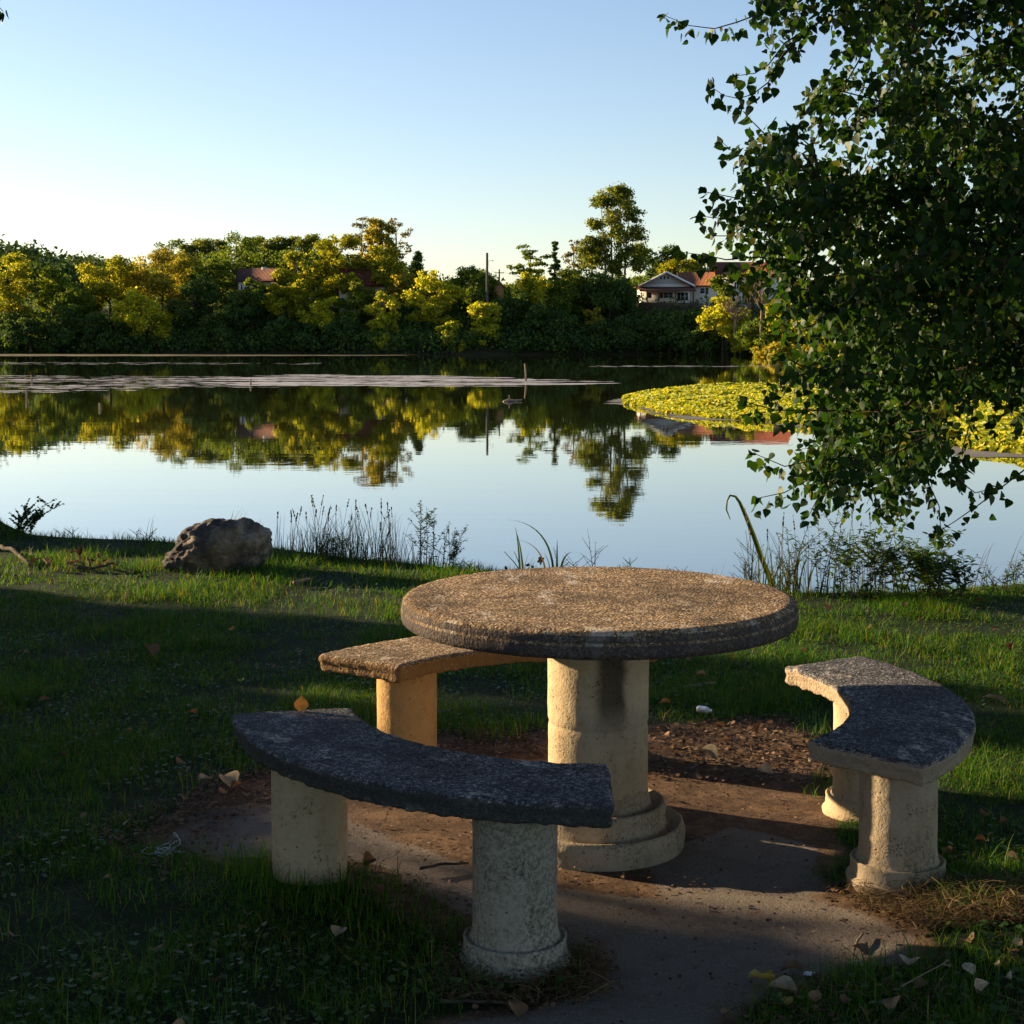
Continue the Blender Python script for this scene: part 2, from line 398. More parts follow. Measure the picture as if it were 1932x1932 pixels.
# ------------------------------------------------------------------ ground
WZ = -.45
TX, TY = .259, 4.493
EDGE = np.array([(-40, 16), (-9, 14.2), (-6, 13.0), (-4.0, 11.75), (-2.9, 11.45), (-1.8, 11.0), (-1.1, 10.5), (-.41, 10.05), (.3, 9.7), (1.0, 9.25), (1.7, 9.05), (2.4, 9.1), (3.2, 9.4), (5, 9.6), (9, 9.5), (40, 12)])
def edgeY(X): return np.interp(X, EDGE[:, 0], EDGE[:, 1])+.10*(fbm(X, X*0, .9, 3)-.5)
def heightf(X, Y):
    s = Y-edgeY(X)
    h = .05*(fbm(X, Y, 1.6, 11)-.5)+.015*(fbm(X, Y, .25, 5)-.5)
    # ground rises a little beyond the seats and at the right hand seat
    h = h+.07*np.exp(-(((X-1.35)/.45)**2+((Y-3.75)/.4)**2))
    h = h+.05*np.exp(-(((X+.56)/.35)**2+((Y-4.05)/.25)**2))
    h = h*np.clip(.15+np.hypot(X-TX, Y-TY)/.9-.25, 0, 1)
    drop = np.clip(s/1.3, 0, 1); drop = drop*drop*(3-2*drop)
    h = h*(1-drop)-1.3*drop
    # mound on the bank far left
    h = h+1.5*np.exp(-(((X+4.8)/.5)**2+((Y-12.6)/1.0)**2))
    return h
def hz(x, y): return float(heightf(np.array([x]), np.array([y]))[0])
SOILP = [(250, 1575), (330, 1520), (480, 1468), (700, 1420), (830, 1392), (1030, 1378), (1230, 1368), (1480, 1352), (1575, 1440), (1600, 1500), (1590, 1600), (1565, 1690), (1720, 1745), (1760, 1830),
         (1600, 1855), (1420, 1890), (1330, 1980), (1100, 2080), (800, 2010), (790, 1915), (1100, 1890), (1090, 1800), (880, 1800), (800, 1745), (700, 1700), (600, 1665), (450, 1650), (320, 1625)]
PADP = [(300, 1585), (370, 1535), (480, 1515), (650, 1540), (760, 1590), (900, 1640), (1050, 1672), (1250, 1690), (1500, 1690), (1620, 1735), (1735, 1800), (1720, 1835), (1560, 1850), (1400, 1885), (1300, 1980), (1050, 2080), (820, 2000),
        (830, 1920), (1000, 1900), (1150, 1870), (1150, 1800), (1000, 1760), (850, 1720), (700, 1640), (520, 1640), (380, 1620)]
PADP2 = [(1230, 1640), (1290, 1590), (1380, 1560), (1540, 1600), (1560, 1690), (1400, 1700), (1230, 1690)]
toG = lambda P: [tuple(gnd(a, b)[:2]) for a, b in P]
SOILG, PADG, PADG2 = toG(SOILP), toG(PADP), toG(PADP2)
def soil_mask(X, Y):
    P = np.stack([X, Y], -1); d = poly_sd(P, SOILG)+.14*(fbm(X, Y, .22, 21)-.5)
    return np.clip(.5+d/.16, 0, 1)
def pad_mask(X, Y):
    P = np.stack([X, Y], -1); d = np.maximum(poly_sd(P, PADG), poly_sd(P, PADG2))+.10*(fbm(X, Y, .2, 31)-.5)
    return np.clip(.5+d/.14, 0, 1)
gx = np.concatenate([np.linspace(-400, -20, 12), np.linspace(-18, -3.2, 50), np.arange(-3.1, 4.0, .028), np.linspace(4.1, 18, 50), np.linspace(20, 400, 12)])
gy = np.concatenate([np.linspace(-300, -6, 14), np.linspace(-5, 2.4, 30), np.arange(2.5, 6.6, .028), np.arange(6.65, 14.5, .09), np.linspace(14.8, 18, 8)])
GX, GY = np.meshgrid(gx, gy); nx, ny = len(gx), len(gy)
Xf, Yf = GX.ravel(), GY.ravel(); Hf = heightf(Xf, Yf)
sm = soil_mask(Xf, Yf); pm = pad_mask(Xf, Yf)
idx = np.arange(nx*ny).reshape(ny, nx)
Fq = np.stack([idx[:-1, :-1], idx[:-1, 1:], idx[1:, 1:], idx[1:, :-1]], -1).reshape(-1, 4)
g = npmesh('ground', np.stack([Xf, Yf, Hf-.004*sm], -1), Fq, M['ground'], smooth=True, attrs={'soil': sm, 'pad': pm})
tag(g, 'sloping lawn with worn soil around the concrete table, down to the water', 'ground', kind='structure')

# ------------------------------------------------------------------ water and the far bank
def shore0(X):
    return np.interp(X, [-400, -120, -60, 0, 40, 62, 75, 95, 130, 400], [262, 256, 252, 250, 246, 232, 205, 188, 182, 180])
def shoreD(X): return np.interp(X, [-400, -120, -88, -60, -32, -18, -8, 2, 14, 30], [14, 13, 12, 10, 4, -2, -5, -5, -2, 0])
def shoreY(X): return shore0(X)+shoreD(X)
wv = np.array([(-900, -60, WZ), (900, -60, WZ), (900, 700, WZ), (-900, 700, WZ)], float)
wm = npmesh('water', wv, np.array([[0, 1, 2, 3]]), M['water']); tag(wm, 'calm lake water mirroring the far bank and the sky', 'lake', kind='structure')
def farH(X, Y):
    s = Y-shoreY(X)
    h = np.interp(s, [-30, -4, 0, 3, 22, 60, 140, 300, 900], [-4, -1.5, -.3, 1.2, 7.5, 9.5, 11, 14, 16])
    ridge = 15*np.exp(-(((X+185)/60)**2+((Y-440)/80)**2))
    return h+ridge+1.2*(fbm(X, Y, 18, 41)-.5)
fx = np.linspace(-420, 420, 150); fy = np.concatenate([np.linspace(150, 300, 90), np.linspace(305, 1200, 60)])
FX, FY = np.meshgrid(fx, fy); nx, ny = len(fx), len(fy); idx = np.arange(nx*ny).reshape(ny, nx)
Fq = np.stack([idx[:-1, :-1], idx[:-1, 1:], idx[1:, 1:], idx[1:, :-1]], -1).reshape(-1, 4)
fh = npmesh('hills', np.stack([FX.ravel(), FY.ravel(), farH(FX.ravel(), FY.ravel())], -1), Fq, M['hill'], smooth=True)
tag(fh, 'wooded bank and hill across the lake', 'hillside', kind='structure')
def farhz(x, y): return float(farH(np.array([x]), np.array([y]))[0])

# ------------------------------------------------------------------ stone table and benches
def lathe(name, prof, mat, parent, n=96, rough=0.0, seed=0, loc=(0, 0, 0), fs=30):
    prof = np.array(prof, float); m = len(prof); a = np.linspace(0, 2*np.pi, n, endpoint=False)
    Rr = np.repeat(prof[:, 0][:, None], n, 1); Z = np.repeat(prof[:, 1][:, None], n, 1)
    if rough:
        for i in range(m):
            if prof[i, 0] < 1e-6: continue
            for k in range(n):
                v = Vector((Rr[i, k]*math.cos(a[k]), Rr[i, k]*math.sin(a[k]), Z[i, k]))
                q = noise.fractal(v*fs+Vector((seed, 0, 0)), .8, 2.0, 3)
                Rr[i, k] += q*rough; Z[i, k] += noise.noise(v*fs*.8+Vector((0, seed, 5)))*rough*.6
    V = np.stack([Rr*np.cos(a), Rr*np.sin(a), Z], -1).reshape(-1, 3)
    idx = np.arange(m*n).reshape(m, n); nxt = np.roll(idx, -1, 1)
    F = np.stack([idx[:-1], nxt[:-1], nxt[1:], idx[1:]], -1).reshape(-1, 4)[:, ::-1]
    return npmesh(name, V, F, mat, parent, smooth=True, loc=loc)
def densify(prof, step):
    out = [prof[0]]
    for p, q in zip(prof[:-1], prof[1:]):
        n = max(1, int(math.hypot(q[0]-p[0], q[1]-p[1])/step))
        for i in range(1, n+1): out.append((p[0]+(q[0]-p[0])*i/n, p[1]+(q[1]-p[1])*i/n))
    return out
table = empty('picnic_table', (TX, TY, 0))
tag(table, 'round concrete table on a thick two-drum pillar, sunlit speckled top', 'table')
prof = [(.0001, .750), (.562, .750), (.577, .7465), (.586, .738), (.590, .726), (.5875, .718), (.5915, .711), (.5915, .690), (.586, .677), (.575, .672), (.0001, .672)]
lathe('tabletop', densify(prof, .009), M['aggregate'], table, 300, .0016, 3)
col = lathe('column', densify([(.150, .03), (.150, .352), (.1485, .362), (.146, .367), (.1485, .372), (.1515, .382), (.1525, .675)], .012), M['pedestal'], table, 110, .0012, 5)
bs = lathe('base', densify([(.256, -.05), (.262, .015), (.264, .045), (.258, .066), (.249, .072), (.241, .066), (.230, .052), (.216, .050), (.207, .062), (.203, .085), (.206, .112), (.203, .126), (.196, .131), (.189, .124), (.178, .112), (.167, .112), (.159, .126), (.152, .155), (.148, .19)], .005), M['cast_rough'], table, 130, .0014, 9)
# small lichen disc on the tabletop edge and a tiny hole in the top are marks in the stone
def seat_mesh(rin, rout, half, z0, z1, rad, seed):
    rm = .5*(rin+rout); L = 2*half*rm; Wd = rout-rin; H = z1-z0
    nL, nW, nH = int(L/.011), int(Wd/.011), max(6, int(H/.010))
    verts = {}; V = []; F = []
    def vid(i, j, k):
        key = (i, j, k)
        if key in verts: return verts[key]
        p = Vector((-L/2+L*i/nL, -Wd/2+Wd*j/nW, -H/2+H*k/nH))
        c = Vector((max(-L/2+rad, min(L/2-rad, p.x)), max(-Wd/2+rad, min(Wd/2-rad, p.y)), max(-H/2+rad*.55, min(H/2-rad, p.z))))
        d = p-c
        if d.length > 1e-9:
            rr = rad if p.z > 0 else rad*.55
            d = d.normalized()*min(rr, d.length*1.0 if (abs(d.x) > 0)+(abs(d.y) > 0)+(abs(d.z) > 0) < 2 else rr); p = c+d
        a = p.x/rm; r = rm+p.y
        q = Vector((r*math.cos(a), r*math.sin(a), p.z+(z0+z1)/2))
        side = 1.0 if (abs(p.x) > L/2-rad or abs(p.y) > Wd/2-rad) else .25
        if p.z < -H*.3: side *= 1.7
        n3 = noise.noise_vector(q*38+Vector((seed, 0, 0)))*.0030*side+noise.noise_vector(q*85+Vector((0, seed, 0)))*.0018*side
        q += n3
        verts[key] = len(V); V.append(q); return verts[key]
    for i in range(nL):
        for j in range(nW):
            F.append((vid(i, j, nH), vid(i+1, j, nH), vid(i+1, j+1, nH), vid(i, j+1, nH)))
            F.append((vid(i, j, 0), vid(i, j+1, 0), vid(i+1, j+1, 0), vid(i+1, j, 0)))
    for i in range(nL):
        for k in range(nH):
            F.append((vid(i, 0, k), vid(i+1, 0, k), vid(i+1, 0, k+1), vid(i, 0, k+1)))
            F.append((vid(i, nW, k), vid(i, nW, k+1), vid(i+1, nW, k+1), vid(i+1, nW, k)))
    for j in range(nW):
        for k in range(nH):
            F.append((vid(0, j, k), vid(0, j, k+1), vid(0, j+1, k+1), vid(0, j+1, k)))
            F.append((vid(nL, j, k), vid(nL, j+1, k), vid(nL, j+1, k+1), vid(nL, j, k+1)))
    return np.array([tuple(v) for v in V]), np.array(F)
def bench(angle, label, seed, legs, mats, seatm):
    ang = R(angle); b = empty('curved_bench', (TX, TY, 0), ang)
    tag(b, label, 'bench', 'curved concrete benches ringing the table')
    V, F = seat_mesh(.739, 1.087, R(38.4), .390, .447, .013, seed)
    npmesh('seat', V, F, M[seatm], b, smooth=True)
    for s, (sink, mm) in zip((-1, 1), zip(legs, mats)):
        a = R(23.6)*s; p = (.913*math.cos(a), .913*math.sin(a), 0)
        lg = lathe('leg', densify([(.1035, -.06), (.1035, .20), (.104, .396)], .012), M[mm], b, 80, .0009, seed+s, loc=p)
        lathe('foot', densify([(.126, -.05+sink), (.136, .004+sink), (.1375, .012+sink), (.133, .017+sink), (.127, .022+sink), (.1255, .050+sink), (.1265, .060+sink), (.122, .064+sink), (.114, .058+sink), (.108, .064+sink), (.1045, .085+sink), (.1025, .11+sink)], .004), M[mm], lg, 90, .0006, seed+s+7)
    return b
bench(230.4, 'shaded curved concrete bench nearest, with an orange leaf lying on it', 21, (-.06, .0), ('cast', 'cast_dirty'), 'seat_dark')
bench(109.4, 'curved concrete bench half hidden behind the round table', 22, (-.03, -.02), ('cast', 'cast_bounce'), 'seat_brown')
bench(-6.6, 'curved concrete bench with sunlit end faces, on bare soil beside the grass', 23, (.045, .0), ('cast_rough', 'cast'), 'seat_grey')

# ------------------------------------------------------------------ grass
def in_frustum(X, Y, m=.9): return np.abs(X) < .345*Y+m
def blades(P, hgt, wid, lean, az, nseg=2):
    n = len(P); d = np.stack([np.cos(az), np.sin(az), 0*az], -1); sd = np.stack([-np.sin(az+rng.uniform(-.8, .8, n)), np.cos(az), 0*az], -1)
    sd = unit(sd)
    rows = []
    for i in range(nseg+1):
        t = i/nseg; c = P+d*(lean*t*t)[:, None]*hgt[:, None]+np.array([0, 0, 1])*(hgt*t*(1-.35*np.clip(lean, 0, 1.4)*t))[:, None]
        ww = wid*(1-t**1.5)*.5
        if i < nseg: rows += [c-sd*ww[:, None], c+sd*ww[:, None]]
        else: rows += [c]
    V = np.stack(rows, 1); k = V.shape[1]; b = np.arange(n)[:, None]*k
    Fq = np.concatenate([b+np.array([[2*i, 2*i+1, 2*i+3, 2*i+2]]) for i in range(nseg-1)]) if nseg > 1 else np.zeros((0, 4), int)
    Ft = b+np.array([[k-3, k-2, k-1]])
    return V.reshape(-1, 3), [Fq, Ft]
def m_grass():
    t = NT('grass_blades'); g_ = t.n('ShaderNodeNewGeometry')
    c = t.ramp(g_.outputs['Random Per Island'], [(0, (.015, .075, .006)), (.45, (.034, .125, .009)), (.8, (.080, .175, .013)), (.95, (.17, .18, .03)), (.985, (.18, .14, .06)), (1, (.30, .24, .13))])
    n = t.noise(1.1, 4, .6); c = t.mix(t.step(n, .4, .75), c, t.mix(.25, c, (.06, .07, .015)))
    t.base(c, .6, .12); tc = t.mix(1.0, c, (2.1, 1.7, .5), 'MULTIPLY'); return t.translucent(.35, tc).m
M['grass'] = m_grass()
def sample_ground(n, x0, x1, y0, y1): return rng.uniform(x0, x1, n), rng.uniform(y0, y1, n)
parts = []
for (y0, y1, dens, w0, h0) in ((2.6, 4.4, 19000, .0024, .036), (4.4, 6.6, 13000, .0028, .036), (6.6, 9, 7500, .0036, .038), (9, 13.6, 4200, .0046, .042)):
    xm = .345*y1+1.7; n = int(dens*2*xm*(y1-y0)); X, Y = sample_ground(n, -xm, xm, y0, y1)
    k = in_frustum(X, Y, 1.7) & (rng.random(len(X)) < np.where(in_frustum(X, Y, .6), 1, .5)) & (Y < edgeY(X)+np.where(X < -4.1, 1.6, .35)); X, Y = X[k], Y[k]
    s = soil_mask(X, Y); cl = fbm(X, Y, .16, 51); d2 = np.hypot(X-TX, Y-TY)
    keep = rng.random(len(X)) > np.clip(s*1.5-.1+(cl-.5)*.9*(s > .03), 0, .992+.008*(s > .9))
    thin = rng.random(len(X)) < np.clip((fbm(X, Y, .5, 61)-.36)*4.5, .12, 1); keep &= thin
    X, Y = X[keep], Y[keep]; n = len(X)
    hh = h0*rng.uniform(.35, 1.25, n)*(.55+.9*fbm(X, Y, .35, 71))*(1+.8*(fbm(X, Y, 1.3, 81) > .62))
    hh *= 1+1.0*np.exp(-((soil_mask(X, Y)-.35)/.3)**2)*(fbm(X, Y, .12, 91) > .55)
    P = np.stack([X, Y, heightf(X, Y)-.004], -1)
    parts.append(blades(P, hh, w0*rng.uniform(.6, 1.3, n), rng.uniform(.1, 1.7, n)**1.0, rng.uniform(0, 6.283, n)))
# longer tufts: by the legs, along the bank and the edge of the soil
def tufts(cx, cy, r, n, h, w=.003, lean=(.1, 1.2)):
    a = rng.uniform(0, 6.283, n); rr = r*np.sqrt(rng.random(n)); X = cx+rr*np.cos(a); Y = cy+rr*np.sin(a)*.8
    P = np.stack([X, Y, heightf(X, Y)-.004], -1)
    parts.append(blades(P, .78*h*rng.uniform(.4, 1.2, n), w*rng.uniform(.6, 1.3, n), rng.uniform(*lean, n), rng.uniform(0, 6.283, n), 3))
for (px, py, r, n, h) in [(520, 1665, .18, 260, .13), (600, 1700, .22, 420, .12), (700, 1720, .2, 300, .10), (780, 1790, .2, 220, .10), (880, 1770, .12, 160, .10), (640, 1790, .3, 300, .09), (930, 1390, .14, 220, .12), (860, 1372, .1, 150, .10), (980, 1372, .1, 150, .1),
                       (1560, 1480, .07, 60, .10), (1545, 1500, .06, 30, .08), (1830, 1480, .12, 40, .22), (1890, 1500, .15, 40, .22), (1850, 1740, .2, 240, .10), (1750, 1700, .1, 60, .08), (1900, 1700, .2, 200, .14), (1800, 1880, .25, 240, .12), (1650, 1900, .2, 160, .10),
                       (300, 1610, .2, 120, .08), (420, 1660, .15, 140, .09), (1480, 1340, .2, 160, .08), (700, 1360, .25, 400, .10), (620, 1330, .2, 300, .09), (480, 1330, .3, 300, .08), (1080, 1365, .2, 200, .08)]:
    p = gnd(px, py); tufts(p.x, p.y, r, n, h)
for i in range(110):
    x = rnd.uniform(-5, 5); y = float(edgeY(np.array([x]))[0])+rnd.uniform(-.25, .15)
    tufts(x, y, .15, rnd.randint(12, 40), rnd.uniform(.07, .15), .0035)
for i in range(160):
    y = rnd.uniform(2.8, 9.5); x = rnd.uniform(-.36*y-.3, .36*y+.3)
    if poly_sd(np.array([[x, y]]), SOILG)[0] > -.05: continue
    tufts(x, y, .09, rnd.randint(15, 40), rnd.uniform(.07, .12), .003)
V, F = joinmesh(parts)
gr = npmesh('grass', V, F, M['grass']); tag(gr, 'short rough grass covering the lawn round the worn soil', 'grass', kind='stuff')

# clover and small weeds in the turf
n = 26000; Y = 2.7+8.5*rng.random(n)**1.5; X = rng.uniform(-1, 1, n)*(.345*Y+.7)
k = (Y < edgeY(X)) & (soil_mask(X, Y) < .25) & (fbm(X, Y, .4, 101) > .52); X, Y = X[k], Y[k]; n = len(X)
P = np.stack([X, Y, heightf(X, Y)+rng.uniform(.008, .035, n)], -1)
az = rng.uniform(0, 6.283, n); A = np.stack([np.cos(az), np.sin(az), rng.uniform(-.2, .5, n)], -1); N_ = np.stack([rng.normal(0, .35, n), rng.normal(0, .35, n), np.ones(n)], -1)
V, F = place_leaves(P, A, N_, rng.uniform(.010, .024, n), *OVAL)
cv = npmesh('clover', V, F, M['weed']); tag(cv, 'small round clover leaves scattered through the lawn', 'clover', kind='stuff')

# ------------------------------------------------------------------ litter on the soil
parts = []
LIT = toG([(1225, 1375), (1480, 1345), (1580, 1430), (1560, 1490), (1400, 1475), (1230, 1470)])
def scatter(poly, n, szr, tmpl=OVAL, zoff=.006, up=1.0):
    poly = np.array(poly); x0, y0 = poly.min(0); x1, y1 = poly.max(0)
    X, Y = rng.uniform(x0, x1, n*3), rng.uniform(y0, y1, n*3); k = poly_sd(np.stack([X, Y], -1), poly) > -.02*rng.random(n*3); X, Y = X[k][:n], Y[k][:n]; m = len(X)
    az = rng.uniform(0, 6.283, m); A = np.stack([np.cos(az), np.sin(az), rng.normal(0, .2, m)], -1); N_ = np.stack([rng.normal(0, .4, m), rng.normal(0, .4, m), np.ones(m)*up], -1)
    P = np.stack([X, Y, heightf(X, Y)+zoff*rng.uniform(.3, 2.5, m)], -1)
    return place_leaves(P, A, N_, rng.uniform(*szr, m), *tmpl)
STRAW = (np.array([(-.016, -.5, 0), (.016, -.5, 0), (.03, .0, .10), (0, 0, .10), (.05, .5, 0), (.03, .5, 0)], float), [[(0, 1, 2, 3), (3, 2, 4, 5)]])
parts += [scatter(LIT, 1500, (.006, .024)), scatter(LIT, 700, (.015, .05), STRAW)]
parts += [scatter(SOILG, 2600, (.003, .014)), scatter(SOILG, 700, (.01, .05), STRAW)]
for P_ in ([(650, 1640), (870, 1700), (900, 1800), (1100, 1900), (1150, 1800), (1060, 1760), (1060, 1830), (880, 1830), (800, 1760), (640, 1690)],
           [(820, 1800), (1160, 1800), (1170, 1870), (1000, 1910), (820, 1880)], [(830, 1385), (1030, 1378), (1030, 1430), (830, 1420)], [(400, 1470), (510, 1450), (510, 1530), (330, 1560), (260, 1600)], [(1560, 1690), (1940, 1700), (1960, 1800), (1720, 1800)],
           [(1350, 1900), (1700, 1850), (1950, 1900), (1950, 2000), (1300, 2000)], [(150, 1560), (420, 1480), (440, 1600), (300, 1680)]):
    G_ = toG(P_); parts += [scatter(G_, 420, (.005, .02)), scatter(G_, 520, (.02, .07), STRAW, .012)]
V, F = joinmesh(parts)
lt = npmesh('leaf_litter', V, F, M['litter']); tag(lt, 'dark crumbled leaf litter and chips spread over the soil', 'leaf litter', kind='stuff')
# matted dry roots and moss, right foot
parts = []
RT = toG([(1600, 1700), (1690, 1690), (1800, 1705), (1960, 1740), (1960, 1790), (1840, 1800), (1740, 1790), (1650, 1745)])
parts += [scatter(RT, 5200, (.012, .045), STRAW, .012), scatter(RT, 700, (.04, .08), STRAW, .018), scatter(RT, 900, (.005, .014))]
RT2 = toG([(820, 1740), (900, 1800), (1090, 1790), (1150, 1830), (1140, 1880), (1000, 1905), (850, 1880)])
parts += [scatter(RT2, 800, (.02, .07), STRAW, .012)]
V, F = joinmesh(parts)
lt = npmesh('dry_roots', V, F, M['straw']); tag(lt, 'matted dry roots and straw around the bench feet', 'dry roots', kind='stuff')

def curl_leaf(p, size, mat, label, cat='leaf', group=None, tilt=.3, az=None, curl=.25, name='fallen_leaf', stand=False):
    az = rnd.uniform(0, 6.28) if az is None else az
    n = 7; V = []; F = []
    wid = [0, .30, .46, .47, .36, .2, .0]; ln = [0, .1, .27, .45, .65, .84, 1.02]
    for i in range(n):
        t = ln[i]; j = rnd.uniform(.9, 1.1)
        zc = curl*math.sin(t*2.2)*.6
        for s_, wq in ((-1, 1), (-.5, .5), (0, 0), (.5, .5), (1, 1)):
            V.append(((wid[i]*s_*j)*size, (t-.5)*size, (zc+curl*(s_*s_)*1.0*wid[i]*2+rnd.uniform(-.03, .03))*size))
    for i in range(n-1):
        for k in range(4): a = i*5+k; F.append((a, a+1, a+6, a+5))
    o = npmesh(name, np.array(V), np.array(F), M[mat], smooth=True)
    o.rotation_euler = (rnd.uniform(-tilt, tilt) if not stand else R(70), rnd.uniform(-tilt, tilt), az); o.location = p
    tag(o, label, cat, group); return o
ORD = ['leftmost', 'second', 'third', 'fourth', 'fifth', 'sixth', 'seventh', 'eighth', 'ninth', 'tenth', 'eleventh', 'twelfth', 'thirteenth', 'fourteenth', 'fifteenth', 'sixteenth', 'seventeenth', 'eighteenth', 'nineteenth', 'twentieth', 'twenty-first', 'twenty-second', 'twenty-third', 'twenty-fourth', 'twenty-fifth', 'twenty-sixth']
def nth(k, what): return ORD[0]+' '+what if k == 0 else ORD[k]+' '+what+', counting from the left'
def gl(px, py, size_, mat, label, group=None, dz=.02, **kw):
    p = gnd(px, py); p.z = hz(p.x, p.y)+dz; return curl_leaf(p, size_*(.82 if group is None or 'pale' not in group else .62), mat, label, group=group, **kw)
p = atY(568, 1334, 4.05); p = Vector((gnd(568, 1341, .447).x, gnd(568, 1341, .447).y, .468))
curl_leaf(p, .044, 'dead_orange', 'orange heart-shaped leaf standing on the shaded bench top', az=R(15), stand=True, curl=.12)
gl(1435, 1868, .085, 'dead_yellow', 'bright yellow leaf on the grey paving, right of the front foot', az=2.0, dz=.015)
gl(1475, 1885, .085, 'dead_pale', 'tan folded leaf next to the bright yellow leaf', az=1.2, dz=.015)
gl(1478, 1905, .05, 'dead_yellow', 'small ochre leaf below the tan folded leaf', az=.3, dz=.012)
gl(1495, 1846, .07, 'dead_brown', 'flat brown leaf touching the white bottle cap', az=1.4, dz=.01)
gl(1450, 1850, .03, 'dead_yellow', 'tiny yellow leaf scrap just above the bright yellow leaf', dz=.01)
gl(970, 1912, .065, 'dead_brown', 'reddish brown leaf on the paving below the mossy front foot', az=.5, dz=.012)
gl(1590, 1765, .028, 'dead_brown', 'dark red curled leaf on the paving by the sunlit roots', dz=.01)
gl(1715, 1862, .06, 'dead_pale', 'pale leaf on the paving rim in the lower right grass', dz=.03)
gl(280, 1243, .11, 'dead_brown', 'large curled brown leaf in the grass below the boulder', az=.9, dz=.035, curl=.4)
gl(362, 1360, .06, 'dead_orange', 'light orange leaf in the grass left of the front bench', dz=.035, az=1.0)
gl(387, 1485, .07, 'dead_pale', 'pale triangular leaf at the left rim of the soil', dz=.02, az=2.5)
gl(430, 1490, .09, 'dead_pale', 'crumpled whitish leaf beside the pale triangular leaf', dz=.02, az=.6, curl=.4)
gl(1335, 1440, .09, 'dead_pale', 'pale curled leaf on the dark litter right of the column', az=1.3, dz=.02, curl=.4)
gl(1443, 1468, .07, 'dead_pale', 'pale leaf at the sunlit edge of the soil behind the table', az=1.5, dz=.015)
gl(1255, 1340, .06, 'dead_orange', 'orange leaf peeping out right beside the column', az=1.5, dz=.025)
gl(1875, 1338, .11, 'dead_pale', 'long pale leaf in the grass right of the sunlit bench', az=1.4, dz=.04)
gl(436, 1198, .05, 'dead_orange', 'small rusty leaf in the dark grass below the boulder', dz=.03)
gl(570, 1095, .05, 'dead_brown', 'brown leaf in the shaded grass right of the boulder', dz=.03)
gl(640, 1790, .055, 'dead_pale', 'cream leaf in the grass below the left bench leg', dz=.03)
GRP = [('brown dry leaf in the left grass', 'brown leaves in the left grass', 'dead_brown', [(120, 1440), (55, 1240), (160, 1560), (200, 1680), (300, 1800), (410, 1862), (330, 1960), (30, 1600), (560, 1240), (250, 1130), (90, 1330), (240, 1385), (335, 1450), (510, 1260), (180, 1860), (30, 1790), (470, 1760), (15, 1140), (470, 1140)]),
       ('brown dry leaf in the grass behind the sunlit bench', 'brown leaves in the right grass', 'dead_brown', [(1560, 1160), (1640, 1190), (1710, 1150), (1790, 1165), (1880, 1190), (1915, 1230), (1520, 1240), (1900, 1280), (1850, 1150), (1320, 1290), (1400, 1310), (1300, 1260)]),
       ('brown leaf near the lower right corner', 'brown leaves in the lower right corner', 'dead_brown', [(1780, 1640), (1850, 1620), (1900, 1580), (1860, 1560), (1540, 1900), (1600, 1915), (1680, 1925), (1740, 1900), (1900, 1860), (1830, 1830), (1620, 1830), (1910, 1650)]),
       ('pale leaf in the lower right grass', 'pale leaves in the lower right corner', 'dead_pale', [(1790, 1868), (1830, 1885), (1880, 1870), (1905, 1895), (1855, 1915), (1920, 1840)]),
       ('brown leaf on the dark litter', 'brown leaves on the dark litter', 'dead_brown', [(1260, 1400), (1300, 1425), (1370, 1405), (1430, 1390), (1470, 1430), (1400, 1440), (1350, 1380), (1520, 1420), (1280, 1450), (1450, 1370)]),
       ('brown leaf on the left soil', 'brown leaves on the left soil', 'dead_brown', [(300, 1540), (345, 1530), (230, 1600), (360, 1600), (420, 1515), (450, 1500), (700, 1665), (705, 1720), (560, 1690)])]
for lab, grp, mt, pts in GRP:
    for k_, (a, b) in enumerate(sorted((a+rnd.uniform(-6, 6), b+rnd.uniform(-5, 5)) for a, b in pts)): gl(a, b, rnd.uniform(.03, .06), mt, nth(k_, lab), grp, dz=rnd.uniform(.015, .035), curl=rnd.uniform(.1, .5), tilt=.6)

# bottle cap, plastic tumbler, cork chip, tangled string, sticks
p = gnd(1528, 1849); z = hz(p.x, p.y)
cap = MB(); n = 42; prof = [(.0001, .006), (.011, .006), (.0125, .0052), (.0135, .003), (.0160, .0)]
for i, (r_, h_) in enumerate(prof):
    for k in range(n):
        rr = r_*(1+(.045*(1 if k % 2 else -1) if i >= 3 else 0)); cap.V.append((rr*math.cos(2*math.pi*k/n), rr*math.sin(2*math.pi*k/n), h_))
for i in range(len(prof)-1):
    for k in range(n): cap.F.setdefault(4, []).append([i*n+k, i*n+(k+1) % n, (i+1)*n+(k+1) % n, (i+1)*n+k][::-1])
o = cap.build('bottle_cap', NT('cap_paint').base((.62, .62, .72), .35, .5).m, smooth=False, loc=(p.x, p.y, z+.004)); o.rotation_euler = (R(-14), 0, 0)
tag(o, 'crimped white bottle cap lying on the grey paving', 'bottle cap')
p = gnd(1328, 1352); z = hz(p.x, p.y)
t = NT('clear_plastic'); t.base((.75, .78, .85), .12, .5); t.p.inputs['Transmission Weight'].default_value = .45
cup = empty('plastic_bottle', (p.x, p.y, z+.032), 0); cup.rotation_euler = (R(90), R(8), R(62)); cup.scale = (.5, .5, .5); tag(cup, 'crushed clear plastic bottle lying in the grass behind the table', 'bottle')
lathe('body', densify([(.0001, -.055), (.024, -.055), (.028, -.048), (.0265, -.02), (.028, -.01), (.0265, 0), (.028, .012), (.027, .03), (.012, .048), (.011, .055)], .006), t.m, cup, 28, .0022, 4, fs=60)
lathe('cap', [(.0001, .066), (.012, .066), (.0125, .055), (.0125, .05)], M['white_paint'], cup, 24)
p = gnd(1616, 1838); z = hz(p.x, p.y)
